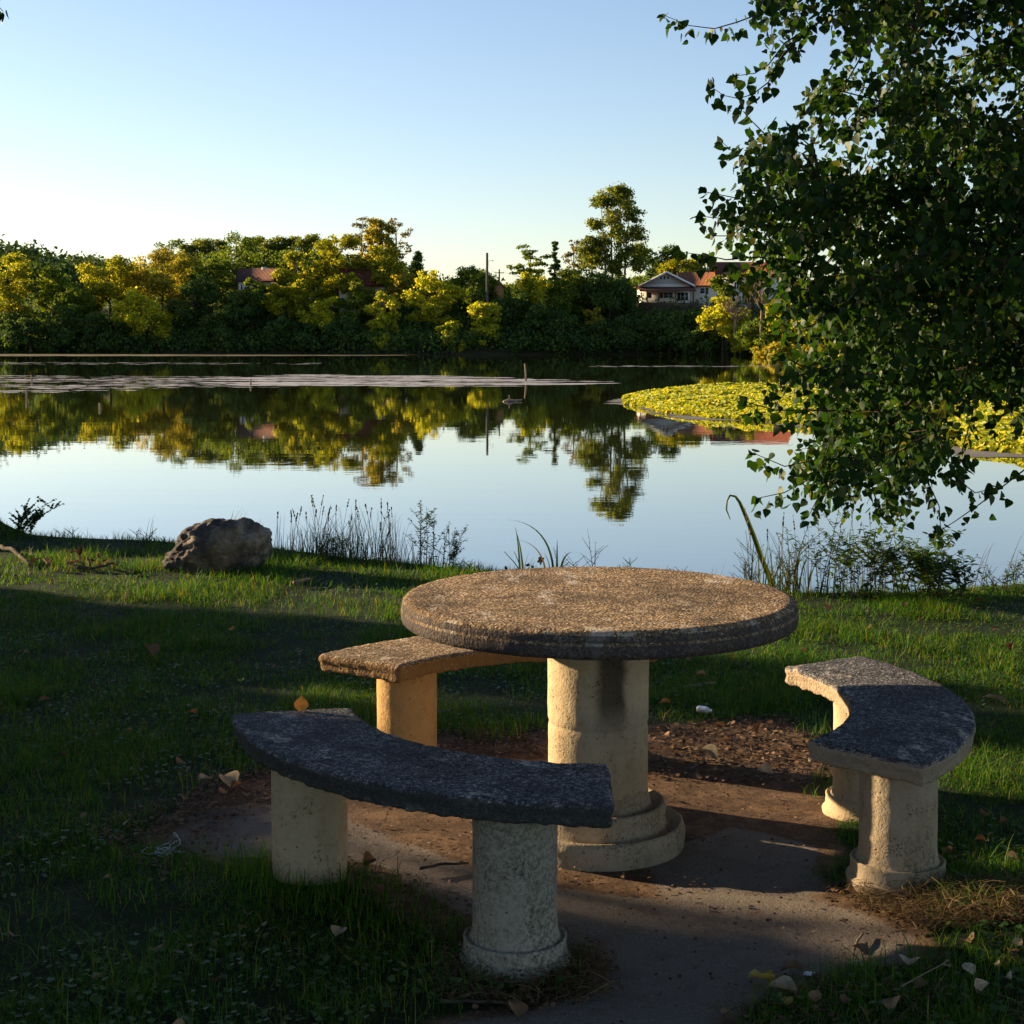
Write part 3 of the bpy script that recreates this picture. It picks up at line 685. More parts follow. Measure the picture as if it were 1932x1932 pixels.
o = MB().box(-.016, .016, -.010, .010, 0, .009).build('cork_piece', m_simple('cork', (.42, .40, .24), (.55, .5, .3), 60, .002), loc=(p.x, p.y, z+.002))
b_ = bmesh.new(); b_.from_mesh(o.data); bmesh.ops.bevel(b_, geom=list(b_.edges), offset=.003, segments=2, affect='EDGES'); b_.to_mesh(o.data); b_.free(); o.rotation_euler = (R(4), R(6), R(8))
tag(o, 'small squarish cork piece on the paving right of the bottle cap', 'cork')
p = gnd(312, 1612); z = hz(p.x, p.y); s_ = MB(); pts = []; q = Vector((0, 0, .03)); d = Vector((.02, 0, 0))
for i in range(130):
    d = (d+Vector((rnd.gauss(0, .008), rnd.gauss(0, .008), rnd.gauss(0, .003)))-q*.08).normalized()*.012; q = q+d; q.z = max(.008, min(.045, q.z)); pts.append(q.copy())
s_.tube(pts, .0013, 4)
o = s_.build('tangled_string', NT('string').base((.55, .6, .62), .5).m, loc=(p.x, p.y, z)); tag(o, 'tangled white string at the left rim of the soil', 'string')
def stick(pts, r0, label, px=True, name='stick', mat='bark'):
    P = []
    for a, b, dz in pts:
        p = gnd(a, b); p.z = hz(p.x, p.y)+dz; P.append(p)
    Q = []
    for i in range(len(P)-1):
        for k in range(4):
            t = k/4; Q.append(P[i].lerp(P[i+1], t)+Vector((rnd.uniform(-1, 1), rnd.uniform(-1, 1), rnd.uniform(-.5, .5)))*r0*.7)
    Q.append(P[-1]); m = len(Q)
    o = MB().tube(Q, [r0*(1-.5*i/m) for i in range(m)], 7).build(name, M[mat], smooth=True); tag(o, label, 'stick'); return o
stick([(-20, 1036, .03), (20, 1052, .06), (60, 1076, .02)], .018, 'grey fallen branch entering the lawn at the left edge')
stick([(140, 1078, .03), (180, 1081, .03), (216, 1077, .05)], .013, 'brown stick in front of the curled dead leaves')
stick([(555, 1107, .03), (585, 1101, .04)], .012, 'short pale stick in the grass right of the boulder', mat='dead_wood')
stick([(1290, 1303, .02), (1350, 1298, .03)], .009, 'thin pale stick in the grass behind the plastic bottle', mat='dead_wood')
stick([(830, 1893, .012), (900, 1896, .012), (985, 1900, .012)], .005, 'thin dark twig on the paving below the front foot')
stick([(790, 1655, .01), (840, 1643, .012), (885, 1638, .01)], .005, 'thin twig on the reddish soil behind the front legs')
stick([(1610, 1812, .008), (1628, 1786, .008)], .004, 'little twig rising from the cork piece', mat='dead_wood')
stick([(1590, 1858, .008), (1630, 1862, .01)], .005, 'short brown twig between bottle cap and paving rim')
stick([(1700, 1905, .03), (1790, 1870, .04)], .0018, 'long straw stalk across the lower right grass', mat='dead_wood')

# ------------------------------------------------------------------ boulder
bm = bmesh.new(); bmesh.ops.create_icosphere(bm, subdivisions=6, radius=1)
for v in bm.verts:
    p = v.co.copy(); n0 = p.normalized()
    f = 1+.18*noise.noise(n0*1.3+Vector((3.3, 1, 4)))+.11*noise.noise(n0*3+Vector((5, 9, 1)))+.045*noise.fractal(n0*7, .8, 2, 5)-.07*abs(noise.noise(n0*4.5+Vector((8, 2, 2))))
    x, y, z = n0*f
    # long left shoulder sloping down, taller right end
    z2 = z*(1.0+.20*max(-1, min(1, x*1.1)) if z > 0 else 1)
    if x < -.55 and z > 0: z2 *= 1-.55*(-x-.55)
    v.co = Vector((x*.33, y*.24, z2*.215))
bm_me = bpy.data.meshes.new('boulder'); bm.to_mesh(bm_me); bm.free(); bm_me.materials.append(M['rock'])
for pl in bm_me.polygons: pl.use_smooth = True
bo = bpy.data.objects.new('boulder', bm_me); COL.objects.link(bo); p = gnd(403, 1083); p.y += .2
bo.location = (p.x-.02, p.y, hz(p.x, p.y)+.13); bo.rotation_euler = (0, R(-6), R(8)); tag(bo, 'rugged grey boulder resting on the lawn near the water', 'boulder')

# ------------------------------------------------------------------ bank plants
def blade_strip(mb, p0, h, lean, az, wid, curve=1.6, seg=8, droop=0):
    d = Vector((math.cos(az), math.sin(az), 0)); sd = Vector((-math.sin(az), math.cos(az), 0)); b = len(mb.V)
    rgt = Vector((1, 0, 0)) if abs(sd.x) < .5 else sd
    for i in range(seg+1):
        t = i/seg; z = h*(t-droop*t**3); c = Vector(p0)+d*(lean*h*t**curve)+Vector((0, 0, z))
        ww = wid*.5*(1-t**2.2)+.0003
        mb.V.append(tuple(c-rgt*ww)); mb.V.append(tuple(c+rgt*ww))
    for i in range(seg): mb.F.setdefault(4, []).append([b+2*i, b+2*i+1, b+2*i+3, b+2*i+2])
def tuft_plant(px, py, n, h, spread, label, mat='reed', wid=.006, rad=.1, seeds=True, cat='grass tuft', name='grass_tuft', leanr=(.05, .5), droop=.15):
    p = gnd(px, py); z = hz(p.x, p.y)-.02; mb = MB()
    for i in range(n):
        a = rnd.uniform(0, 6.28); r_ = rad*math.sqrt(rnd.random()); hh = h*rnd.uniform(.35, 1.0)
        blade_strip(mb, (r_*math.cos(a)*spread, r_*math.sin(a), 0), hh, rnd.uniform(*leanr), rnd.uniform(0, 6.28), wid*rnd.uniform(.5, 1.2), droop=rnd.uniform(0, droop*2))
    root = empty(name, (p.x, p.y, z)); tag(root, label, cat)
    mb.build('blades', M[mat], root)
    if seeds:
        sm_ = MB(); P = []; A = []
        for i in range(max(4, n//12)):
            a = rnd.uniform(0, 6.28); ln = rnd.uniform(.02, .25)*h; hh = h*rnd.uniform(.8, 1.15); x0 = rnd.uniform(-rad, rad)*spread
            q = [Vector((x0+ln*t*t*math.cos(a), ln*t*t*math.sin(a), hh*t)) for t in (0, .3, .6, .85, 1)]
            sm_.tube(q, [.0022, .002, .0016, .0012, .001], 4)
            for k in range(14):
                t = rnd.uniform(.82, 1); P.append((x0+ln*t*t*math.cos(a), ln*t*t*math.sin(a), hh*t)); A.append((rnd.gauss(0, .5), rnd.gauss(0, .5), 1))
        st = sm_.build('seed_stalks', M['straw'], root); st['kind'] = 'stuff'
        V, F = place_leaves(np.array(P), np.array(A), rng.normal(0, 1, (len(P), 3)), rng.uniform(.008, .02, len(P)), *DIAMOND)
        npmesh('seed_heads', V, F, M['straw'], root)['kind'] = 'stuff'
    return root
def leafy_plant(px, py, stems, h, label, leaf=.03, per=30, lean=.3, tmpl=LANCE, mat='weed', cat='plant', name='leafy_weed', spread=.1, side=2, flower=None, wob=.05, dirx=None):
    p = gnd(px, py); z = hz(p.x, p.y)-.02; P = []; A = []; S = []; root = empty(name, (p.x, p.y, z)); tag(root, label, cat)
    for s_ in range(stems):
        mb = MB()
        a = rnd.uniform(0, 6.28) if dirx is None else rnd.gauss(dirx, .7); hh = h*rnd.uniform(.55, 1.05); x0, y0 = rnd.uniform(-spread, spread), rnd.uniform(-spread, spread)*.6; ln = rnd.uniform(.1, 1)*lean
        def sp(t): return Vector((x0+ln*hh*t**1.6*math.cos(a), y0+ln*hh*t**1.6*math.sin(a), hh*t-(.25*ln*hh*t*t)))
        pts = [sp(i/8)+Vector((rnd.gauss(0, 1), rnd.gauss(0, 1), 0))*wob*.04 for i in range(9)]
        mb.tube(pts, [.004*(1-.75*i/8)*(h+.4) for i in range(9)], 5)
        subs = [(sp, .12, 1.0, per)]
        for k in range(rnd.randint(side, side+3)):
            t0 = rnd.uniform(.25, .85); b0 = sp(t0); a2 = rnd.uniform(0, 6.28); l2 = hh*.28*(1.15-t0)+.04
            def sp2(t, b0=b0, a2=a2, l2=l2): return b0+Vector((math.cos(a2)*l2*t, math.sin(a2)*l2*t, l2*t*.8))
            mb.tube([sp2(0), sp2(.5), sp2(1)], [.002, .0015, .001], 4); subs.append((sp2, .2, 1.0, max(5, per//3)))
        for f, t0, t1, nn in subs:
            for k in range(nn):
                t = t0+(t1-t0)*(k+rnd.random())/nn; q = f(t); a3 = rnd.uniform(0, 6.28)
                P.append(tuple(q)); A.append((math.cos(a3), math.sin(a3), rnd.uniform(-.5, .7))); S.append(leaf*rnd.uniform(.5, 1.2)*(1.15-.45*t))
        mb.build('stem', M['twig'], root)
    V, F = place_leaves(np.array(P), np.array(A), np.stack([rng.normal(0, .5, len(P)), rng.normal(0, .5, len(P)), np.ones(len(P))], -1), np.array(S), *tmpl)
    npmesh('leaves', V, F, M[mat], root)
    return root
tuft_plant(520, 1042, 40, .34, 2.4, 'sparse thin grass stems standing right beside the boulder', wid=.004, rad=.14, leanr=(.02, .25))
tuft_plant(668, 1052, 230, .42, 2.2, 'dense tall dry grass tussock on the bank behind the lawn', wid=.0032, rad=.15, leanr=(.02, .6))
tuft_plant(600, 1046, 90, .32, 2.2, 'thin grass tuft left of the tall dry tussock', wid=.003, rad=.12, leanr=(.05, .6))
leafy_plant(620, 1050, 6, .24, 'low leafy weed at the foot of the tall dry tussock', .03, 26, .3)
leafy_plant(805, 1062, 4, .47, 'tall branching weed on the bank, left of its shorter twin', .034, 40, .12, side=3, spread=.05)
leafy_plant(842, 1066, 5, .36, 'shorter branching weed with bent tips beside the tall weed', .030, 36, .35, side=3, spread=.06, dirx=0.3)
tuft_plant(770, 1060, 60, .28, 2.0, 'low dry grass between the tussock and the weeds', 'straw', wid=.004, rad=.15)
def reed_clump(px, py, spec, label):
    p = gnd(px, py); root = empty('reed_clump', (p.x, p.y, hz(p.x, p.y)-.05)); tag(root, label, 'reeds'); mb = MB()
    for (dx, h, lean, az, wd, dr) in spec: blade_strip(mb, (dx, 0, 0), h*.72, lean, az, wd*.8, 2.4, 14, dr)
    mb.build('blades', M['reed'], root); return root
reed_clump(1045, 1085, [(-.22, .52, .08, 3.3, .018, 0), (-.2, .5, .14, 3.0, .016, 0), (-.05, .62, .55, 3.14, .014, .35), (.0, .98, .62, 3.14, .018, .42), (.04, .5, .35, 0.1, .02, .45), (.02, .4, .1, 1.5, .02, 0), (-.02, .35, .25, 2.5, .016, .2)], 'arching green reed blades rising behind the tabletop')
leafy_plant(1122, 1088, 2, .36, 'thin stalk with yellow buds beside the arching reeds', .014, 12, .15, side=2, mat='straw', spread=.02)
p = gnd(1458, 1110); root = empty('reed', (p.x, p.y, hz(p.x, p.y)-.05)); tag(root, 'single broad reed blade with a hooked tip', 'reed')
mb = MB(); q0 = atY(1462, 1112, p.y); b = 0
pth = [(1462, 1115, 7), (1450, 1085, 9), (1436, 1050, 10), (1422, 1010, 9), (1408, 975, 8), (1396, 948, 6), (1388, 937, 4.5), (1378, 935, 4), (1372, 945, 3.5), (1371, 962, 3), (1378, 980, 1.5)]
for i, (a_, b_, ww) in enumerate(pth):
    c = atY(a_, b_, p.y)-Vector((p.x, p.y, hz(p.x, p.y)-.05)); h_ = ww*.5*p.y/FPX
    nx_, ny_ = (pth[min(i+1, len(pth)-1)][0]-pth[max(i-1, 0)][0], pth[min(i+1, len(pth)-1)][1]-pth[max(i-1, 0)][1]); l_ = math.hypot(nx_, ny_)
    s2 = Vector((-ny_/l_, 0, -nx_/l_)); mb.V += [tuple(c-s2*h_+Vector((0, .01, 0))), tuple(c-Vector((0, .006, 0))), tuple(c+s2*h_+Vector((0, .01, 0)))]
for i in range(len(pth)-1):
    for k in (0, 1): mb.F.setdefault(4, []).append([3*i+k, 3*i+k+1, 3*i+k+4, 3*i+k+3])
mb.build('blade', M['reed'], root, smooth=True)
tuft_plant(1470, 1112, 60, .45, 1.6, 'dark grass tuft at the foot of the hooked reed', wid=.008, rad=.12, leanr=(.1, .7))
leafy_plant(1395, 1100, 5, .5, 'feathery thin-leaved plant left of the hooked reed', .016, 46, .3, side=5, spread=.08, tmpl=LANCE)
leafy_plant(1520, 1118, 7, .60, 'loose leafy weed right of the hooked reed', .038, 24, .45, side=3, spread=.12)
leafy_plant(1600, 1125, 10, .56, 'arching willow-leaved shrub in the middle of the right bank', .06, 22, .55, side=3, spread=.2, name='bank_shrub', cat='shrub')
leafy_plant(1690, 1122, 18, .50, 'dense willow-leaved shrub under the drooping poplar branches', .06, 26, .9, side=3, spread=.26, name='bank_shrub', cat='shrub')
leafy_plant(1775, 1120, 9, .36, 'low willow-leaved shrub at the right end of the bank growth', .075, 26, .8, side=3, spread=.2, name='bank_shrub', cat='shrub')
tuft_plant(1570, 1118, 90, .55, 3.0, 'fine tall grass stems growing through the bank shrubs', wid=.003, rad=.2, leanr=(.02, .35))
leafy_plant(1925, 1108, 6, .30, 'small leafy weed cut by the right edge of the view', .04, 22, .5)
leafy_plant(1870, 1112, 5, .22, 'tiny weed on the bank near the right edge', .03, 16, .5)
leafy_plant(40, 1008, 9, .34, 'bramble shoots leaning out from the grassy mound', .035, 30, 1.1, tmpl=OVAL, dirx=0.3, name='bramble', cat='bramble')
leafy_plant(1350, 1092, 3, .12, 'tiny weed just beyond the tabletop centre', .03, 12, .4)
p_ = [(85, 'd'), ]
wk = 0
for px in sorted(rnd.uniform(90, 1930) for _ in range(30)):
    if 500 < px < 880 or 1380 < px < 1800: continue
    e = [(0, 1010), (300, 1022), (500, 1040), (850, 1072), (1130, 1085), (1500, 1118), (1932, 1102)]
    py = float(np.interp(px, [a for a, b in e], [b for a, b in e]))
    leafy_plant(px, py+4, rnd.randint(2, 4), rnd.uniform(.08, .2), nth(wk, 'tiny weed on the lawn edge'), .018, 9, .5, name='edge_weed', cat='weed')['group'] = 'tiny weeds along the lawn edge'; wk += 1
for wk, (px, h) in enumerate(sorted([(280, .30), (360, .26), (372, .2), (425, .55), (438, .42), (555, .3), (740, .3), (995, .22), (1340, .25), (1240, .2), (1640, .5), (1760, .45), (1850, .4), (1900, .45), (1915, .35)])):
    e = [(0, 1010), (300, 1022), (500, 1040), (850, 1072), (1130, 1085), (1500, 1118), (1932, 1102)]
    py = float(np.interp(px, [a for a, b in e], [b for a, b in e]))+5; p = gnd(px, py); mb = MB()
    for k in range(3): blade_strip(mb, (rnd.uniform(-.05, .05), 0, 0), h*rnd.uniform(.6, 1), rnd.uniform(.05, .35), rnd.uniform(-.6, .6), .0035, droop=.1)
    o = mb.build('grass_stalk', M['straw'], loc=(p.x, p.y, hz(p.x, p.y)-.02)); tag(o, nth(wk, 'thin grass stalk against the water'), 'grass stalk', 'lone grass stalks along the lawn edge')
def dead_clump(px, py, n, size, label, h=.05):
    p = gnd(px, py); root = empty('withered_leaves', (p.x, p.y, hz(p.x, p.y))); tag(root, label, 'dead leaves')
    P = np.stack([rng.normal(0, size*1.3, n), rng.normal(0, size*.5, n), np.abs(rng.normal(h, h*.6, n))+.01], -1)
    pts = []
    for k in range(n):
        V = []; 
        s0 = size*rnd.uniform(.6, 1.2); m = 6; ph = rnd.uniform(0, 3)
        rot = Matrix.Rotation(rnd.uniform(0, 6.28), 3, 'Z')@Matrix.Rotation(rnd.uniform(-1.2, 1.2), 3, 'X')
        for i in range(m):
            t = i/(m-1); cw = .45*math.sin(math.pi*min(1, .1+t*.95))
            for j in (-1, -.4, .4, 1):
                an = j*1.5; v = Vector((math.sin(an)*cw*.6, t-.5, (1-math.cos(an))*cw*.6+.15*math.sin(t*4+ph)))
                V.append(tuple(Vector(P[k])+rot@v*s0))
        F = [(i*4+j, i*4+j+1, i*4+j+5, i*4+j+4) for i in range(m-1) for j in range(3)]
        pts.append((np.array(V), [np.array(F)]))
    V, F = joinmesh(pts); npmesh('leaves', V, F, M['litter'], root, smooth=True)
    mb = MB()
    for k in range(3): a = rnd.uniform(0, 6.28); mb.tube([(0, 0, 0), (.05*math.cos(a), .02, h*.8), (.12*math.cos(a), .03, h*1.6)], [.004, .003, .002], 5)
    mb.build('stems', M['twig'], root)
dead_clump(160, 1076, 16, .08, 'heap of large curled dead leaves on the lawn left of the boulder', .045)
dead_clump(985, 1080, 7, .06, 'dark withered leaves at the bank left of the arching reeds', .09)
dead_clump(1240, 1087, 8, .06, 'withered red-brown leaves at the bank behind the tabletop', .07)

# ------------------------------------------------------------------ overhanging poplar, right
def grow(root_pts, root_r, attractors, stepl=.22, droop=.0):
    """greedy skeleton; returns node positions, parents"""
    nodes = [np.array(p, float) for p in root_pts]; par = [-1]+list(range(len(root_pts)-1))
    base = nodes[-1]
    order = np.argsort([np.linalg.norm(a-nodes[len(nodes)//2]) for a in attractors]); ends = {}
    arr = np.array(nodes)
    for oi in order:
        a = attractors[oi]; arr = np.array(nodes); d = np.linalg.norm(arr-a, axis=1)
        up = np.clip((arr[:, 2]-a[2]), -1, 9); d = d+np.where(arr[:, 2] < a[2]-.2, .15, 0)
        j = int(np.argmin(d)); s = arr[j]; L = np.linalg.norm(a-s); m = max(1, int(L/stepl)); prev = j
        side = np.cross(a-s, [0, 0, 1]); side = side/max(np.linalg.norm(side), 1e-6)*rnd.uniform(-.06, .06)*L
        for k in range(1, m+1):
            t = k/m; q = s+(a-s)*t+np.array([0, 0, 1])*(.10*L*math.sin(math.pi*t))+side*math.sin(math.pi*t)
            nodes.append(q); par.append(prev); prev = len(nodes)-1
        ends[int(oi)] = prev
    return np.array(nodes), np.array(par), ends
def skeleton_tubes(nodes, par, twig_r, rmax, fixed=0, expo=2.3):
    n = len(nodes); acc = np.zeros(n); ch = [[] for _ in range(n)]
    for i in range(n):
        if par[i] >= 0: ch[par[i]].append(i)
    for i in range(n-1, -1, -1):
        if not ch[i]: acc[i] = twig_r**expo
        if par[i] >= 0: acc[par[i]] += acc[i]
    rad = np.minimum(acc**(1/expo), rmax); mb = MB(); done = set()
    for i in range(n):
        if par[i] < 0: continue
        # start of chain: parent not continuing through its thickest child
        pi = par[i]
        big = max(ch[pi], key=lambda c: acc[c])
        if big == i and par[pi] >= 0: continue
        pts = [nodes[pi], nodes[i]]; rr = [min(rad[pi], rad[i]*1.15), rad[i]]; c = i
        while ch[c]:
            c2 = max(ch[c], key=lambda q: acc[q]); pts.append(nodes[c2]); rr.append(rad[c2]); c = c2
        mb.tube(pts, rr, 7 if rr[0] > .03 else 4, caps=False)
    return mb
def twig_leaves(start, direc, n, length, leaf, out, jitter=.03):
    """append leaf instances hanging along a drooping twig"""
    d = np.array(direc)/max(np.linalg.norm(direc), 1e-6)
    for k in range(n):
        t = (k+rnd.random())/n; q = np.array(start)+d*length*t+np.array([0, 0, -.25*length*t*t])
        q = q+np.array([rnd.gauss(0, jitter), rnd.gauss(0, jitter), rnd.gauss(-.01, jitter)])
        out.append((q, (rnd.gauss(0, .55)+d[0]*.3, rnd.gauss(0, .55)+d[1]*.3, -1+rnd.gauss(0, .45)), leaf*rnd.choice((.6, .75, .9, 1, 1.1, 1.3))))
OUT = [(1420, -150), (1440, 10), (1470, 60), (1545, 60), (1640, 70), (1690, 120), (1650, 175), (1600, 140), (1550, 150), (1540, 230), (1600, 245), (1665, 215), (1640, 265), (1560, 270), (1500, 235), (1430, 240), (1400, 290), (1410, 350), (1385, 400), (1410, 470), (1470, 500), (1490, 560), (1500, 650), (1490, 720), (1500, 780), (1490, 830), (1530, 880), (1570, 925), (1640, 945), (1720, 930), (1780, 850), (1780, 780), (1805, 735), (1860, 725), (1932, 735), (2160, 740), (2160, -150)]
OUTN = np.array(OUT, float)
att = []; tl = []; r2 = random.Random(5)
def pxpoly(n, cond=None):
    res = []
    while len(res) < n:
        x, y = r2.uniform(1390, 2160), r2.uniform(-150, 950)
        if poly_sd(np.array([[x, y]]), OUTN)[0] > 6: res.append((x, y))
    return res
for (x, y) in pxpoly(620):
    Y_ = min(8.9, max(5.9, r2.gauss(7.4+.0006*(x-1700), .65))); att.append(np.array(atY(x, y, Y_)))
n_in = len(att)
def dens_extra(n, x0, x1, y0, y1):
    for _ in range(n):
        x, y = r2.uniform(x0, x1), r2.uniform(y0, y1)
        if poly_sd(np.array([[x, y]]), OUTN)[0] > 10: att.append(np.array(atY(x, y, min(9.2, max(6.2, r2.gauss(7.7, .7))))))
dens_extra(150, 1700, 2100, 260, 740); dens_extra(60, 1520, 1760, 350, 900)
n_vis = len(att)
for _ in range(520):
    a = np.array([r2.gauss(5.0, 1.5), r2.gauss(8.2, 1.6), r2.uniform(2.6, 8.5)])
    # keep what would poke into the picture's open sky out of the crown's far side
    px_ = CX+FPX*a[0]/max(a[1], .1); py_ = 646-FPX*(a[2]-CAM_H)/max(a[1], .1)
    if px_ < 2000 and py_ > -150: continue
    if a[0] < 2.2 or a[1] < 5: continue
    att.append(a)
EXPL = [[(1500, -10), (1446, 21), (1390, 42), (1348, 54), (1300, 48), (1256, 30)],
        [(1520, 60), (1480, 100), (1464, 123), (1450, 155), (1420, 178), (1394, 186), (1365, 180), (1344, 165)],
        [(1530, 50), (1481, 81), (1450, 122), (1425, 138), (1390, 143)],
        [(1640, 80), (1585, 100), (1560, 140), (1530, 175), (1512, 206)], [(1660, 200), (1610, 235), (1590, 245)], [(1600, 150), (1575, 175), (1558, 205)],
        [(1500, 350), (1464, 334), (1420, 310), (1390, 292), (1362, 268)],
        [(1500, 300), (1450, 260), (1425, 235), (1415, 225)],
        [(1500, 395), (1436, 387), (1387, 373), (1330, 362)], [(1500, 430), (1430, 424), (1380, 414), (1323, 408)], [(1500, 460), (1400, 445), (1345, 445)],
        [(1520, 495), (1430, 485), (1370, 490), (1334, 482), (1288, 476)], [(1560, 540), (1500, 540), (1475, 520)],
        [(1570, 700), (1510, 690), (1480, 672)],
        [(1600, 775), (1534, 774), (1464, 774), (1405, 758)], [(1600, 860), (1552, 865), (1481, 880), (1424, 856)], [(1600, 880), (1534, 900), (1481, 929), (1430, 940)],
        [(1620, 880), (1570, 915), (1540, 945), (1526, 973)], [(1700, 850), (1692, 900), (1675, 940), (1660, 955)], [(1738, 800), (1745, 897), (1772, 955), (1775, 1000)],
        [(2050, 800), (1932, 887), (1850, 950), (1800, 985), (1765, 1006)], [(1840, 700), (1835, 780), (1815, 850), (1820, 900)], [(1950, 700), (1920, 740), (1890, 750), (1870, 800)], [(1620, 60), (1640, 110), (1650, 160)], [(1790, 830), (1800, 900), (1840, 930), (1880, 920)],
        [(1900, 730), (1905, 770), (1920, 800)], [(1560, 800), (1575, 870), (1600, 940)], [(1640, 900), (1655, 950), (1680, 985)]]
leavesl = []; mbt = MB(); dY = []
for i, pl in enumerate(EXPL):
    Y0 = 7.0+r2.uniform(-.5, .6); pts = [np.array(atY(x, y, Y0+.25*(1-k/len(pl))+r2.uniform(-.03, .03))) for k, (x, y) in enumerate(pl)]
    att.append(pts[0]); m = len(pts); mbt.tube(pts, [.0048-.0040*k/m for k in range(m)], 5, caps=False)
    for k in range(m-1):
        L = np.linalg.norm(pts[k+1]-pts[k]); nl = max(2, int(L/.013*(1.0 if pl[0][0] < 2000 else .4)))
        twig_leaves(pts[k], pts[k+1]-pts[k], nl, L, .041, leavesl, .024)
    for k in range(4): leavesl.append((pts[-1]+np.array([rnd.gauss(0, .008), rnd.gauss(0, .01), rnd.gauss(0, .008)]), (rnd.gauss(-.6, .5), rnd.gauss(0, .5), rnd.gauss(-.3, .6)), .042))
TRUNK = [(4.9, 8.7, -.1), (4.85, 8.65, .8), (4.75, 8.6, 1.8), (4.7, 8.5, 2.9), (4.75, 8.45, 4.2), (4.9, 8.5, 5.6), (5.0, 8.6, 7.2)]
limbs = [np.array(v) for v in [(3.9, 8.2, 3.3), (3.2, 7.8, 3.6), (2.4, 7.4, 3.5), (3.7, 8.0, 2.2), (3.0, 7.6, 2.2), (2.4, 7.4, 2.0), (5.8, 8.9, 4), (5.6, 7.4, 4.5), (4.2, 7.2, 4.6)]]
nodes, par, ends = grow(TRUNK, .16, limbs+att)
tree = empty('poplar_tree', (4.9, 8.7, 0)); tag(tree, 'leafy poplar overhanging the water at the right, branches drooping to the bank', 'tree')
off = np.array([4.9, 8.7, 0])
for i, a in enumerate(att[:len(att)-len(EXPL)]):
    vis = i < n_vis
    e = ends[i+len(limbs)]; pr = nodes[par[e]] if par[e] >= 0 else nodes[e]
    dr = np.array(a)-pr; dr = dr/max(np.linalg.norm(dr), 1e-6)+np.array([-.35+r2.gauss(0, .5), r2.gauss(0, .5), -.35+r2.gauss(0, .35)])
    nl = r2.randint(30, 46) if vis else r2.randint(26, 40); L = r2.uniform(.16, .30) if vis else .5
    st = np.array(a)-dr/np.linalg.norm(dr)*L*.5
    if vis: mbt.tube([st, st+dr/np.linalg.norm(dr)*L*.6, st+dr/np.linalg.norm(dr)*L+np.array([0, 0, -.05])], [.003, .002, .001], 3, caps=False)
    twig_leaves(st, dr, nl, L, .037 if vis else .075, leavesl, .045 if vis else .1)
sk = skeleton_tubes(nodes, par, .0032, .19)
for k_, f_ in mbt.F.items(): sk.F.setdefault(k_, []).extend([[q+len(sk.V) for q in ff] for ff in f_])
sk.V += mbt.V
sk.V = [tuple(np.array(v)-off) for v in sk.V]; sk.build('branches', M['twig'], tree, smooth=True)
MB().tube([np.array(p)-off for p in TRUNK], [.24, .20, .18, .165, .14, .11, .07], 16).build('trunk', M['bark'], tree, smooth=True)
P = np.array([l[0] for l in leavesl]); A = np.array([l[1] for l in leavesl]); S = np.array([l[2] for l in leavesl])
V, F = place_leaves(P-off, A, rng.normal(0, 1, P.shape), S, *POPL)
npmesh('foliage', V, F, M['poplar'], tree)

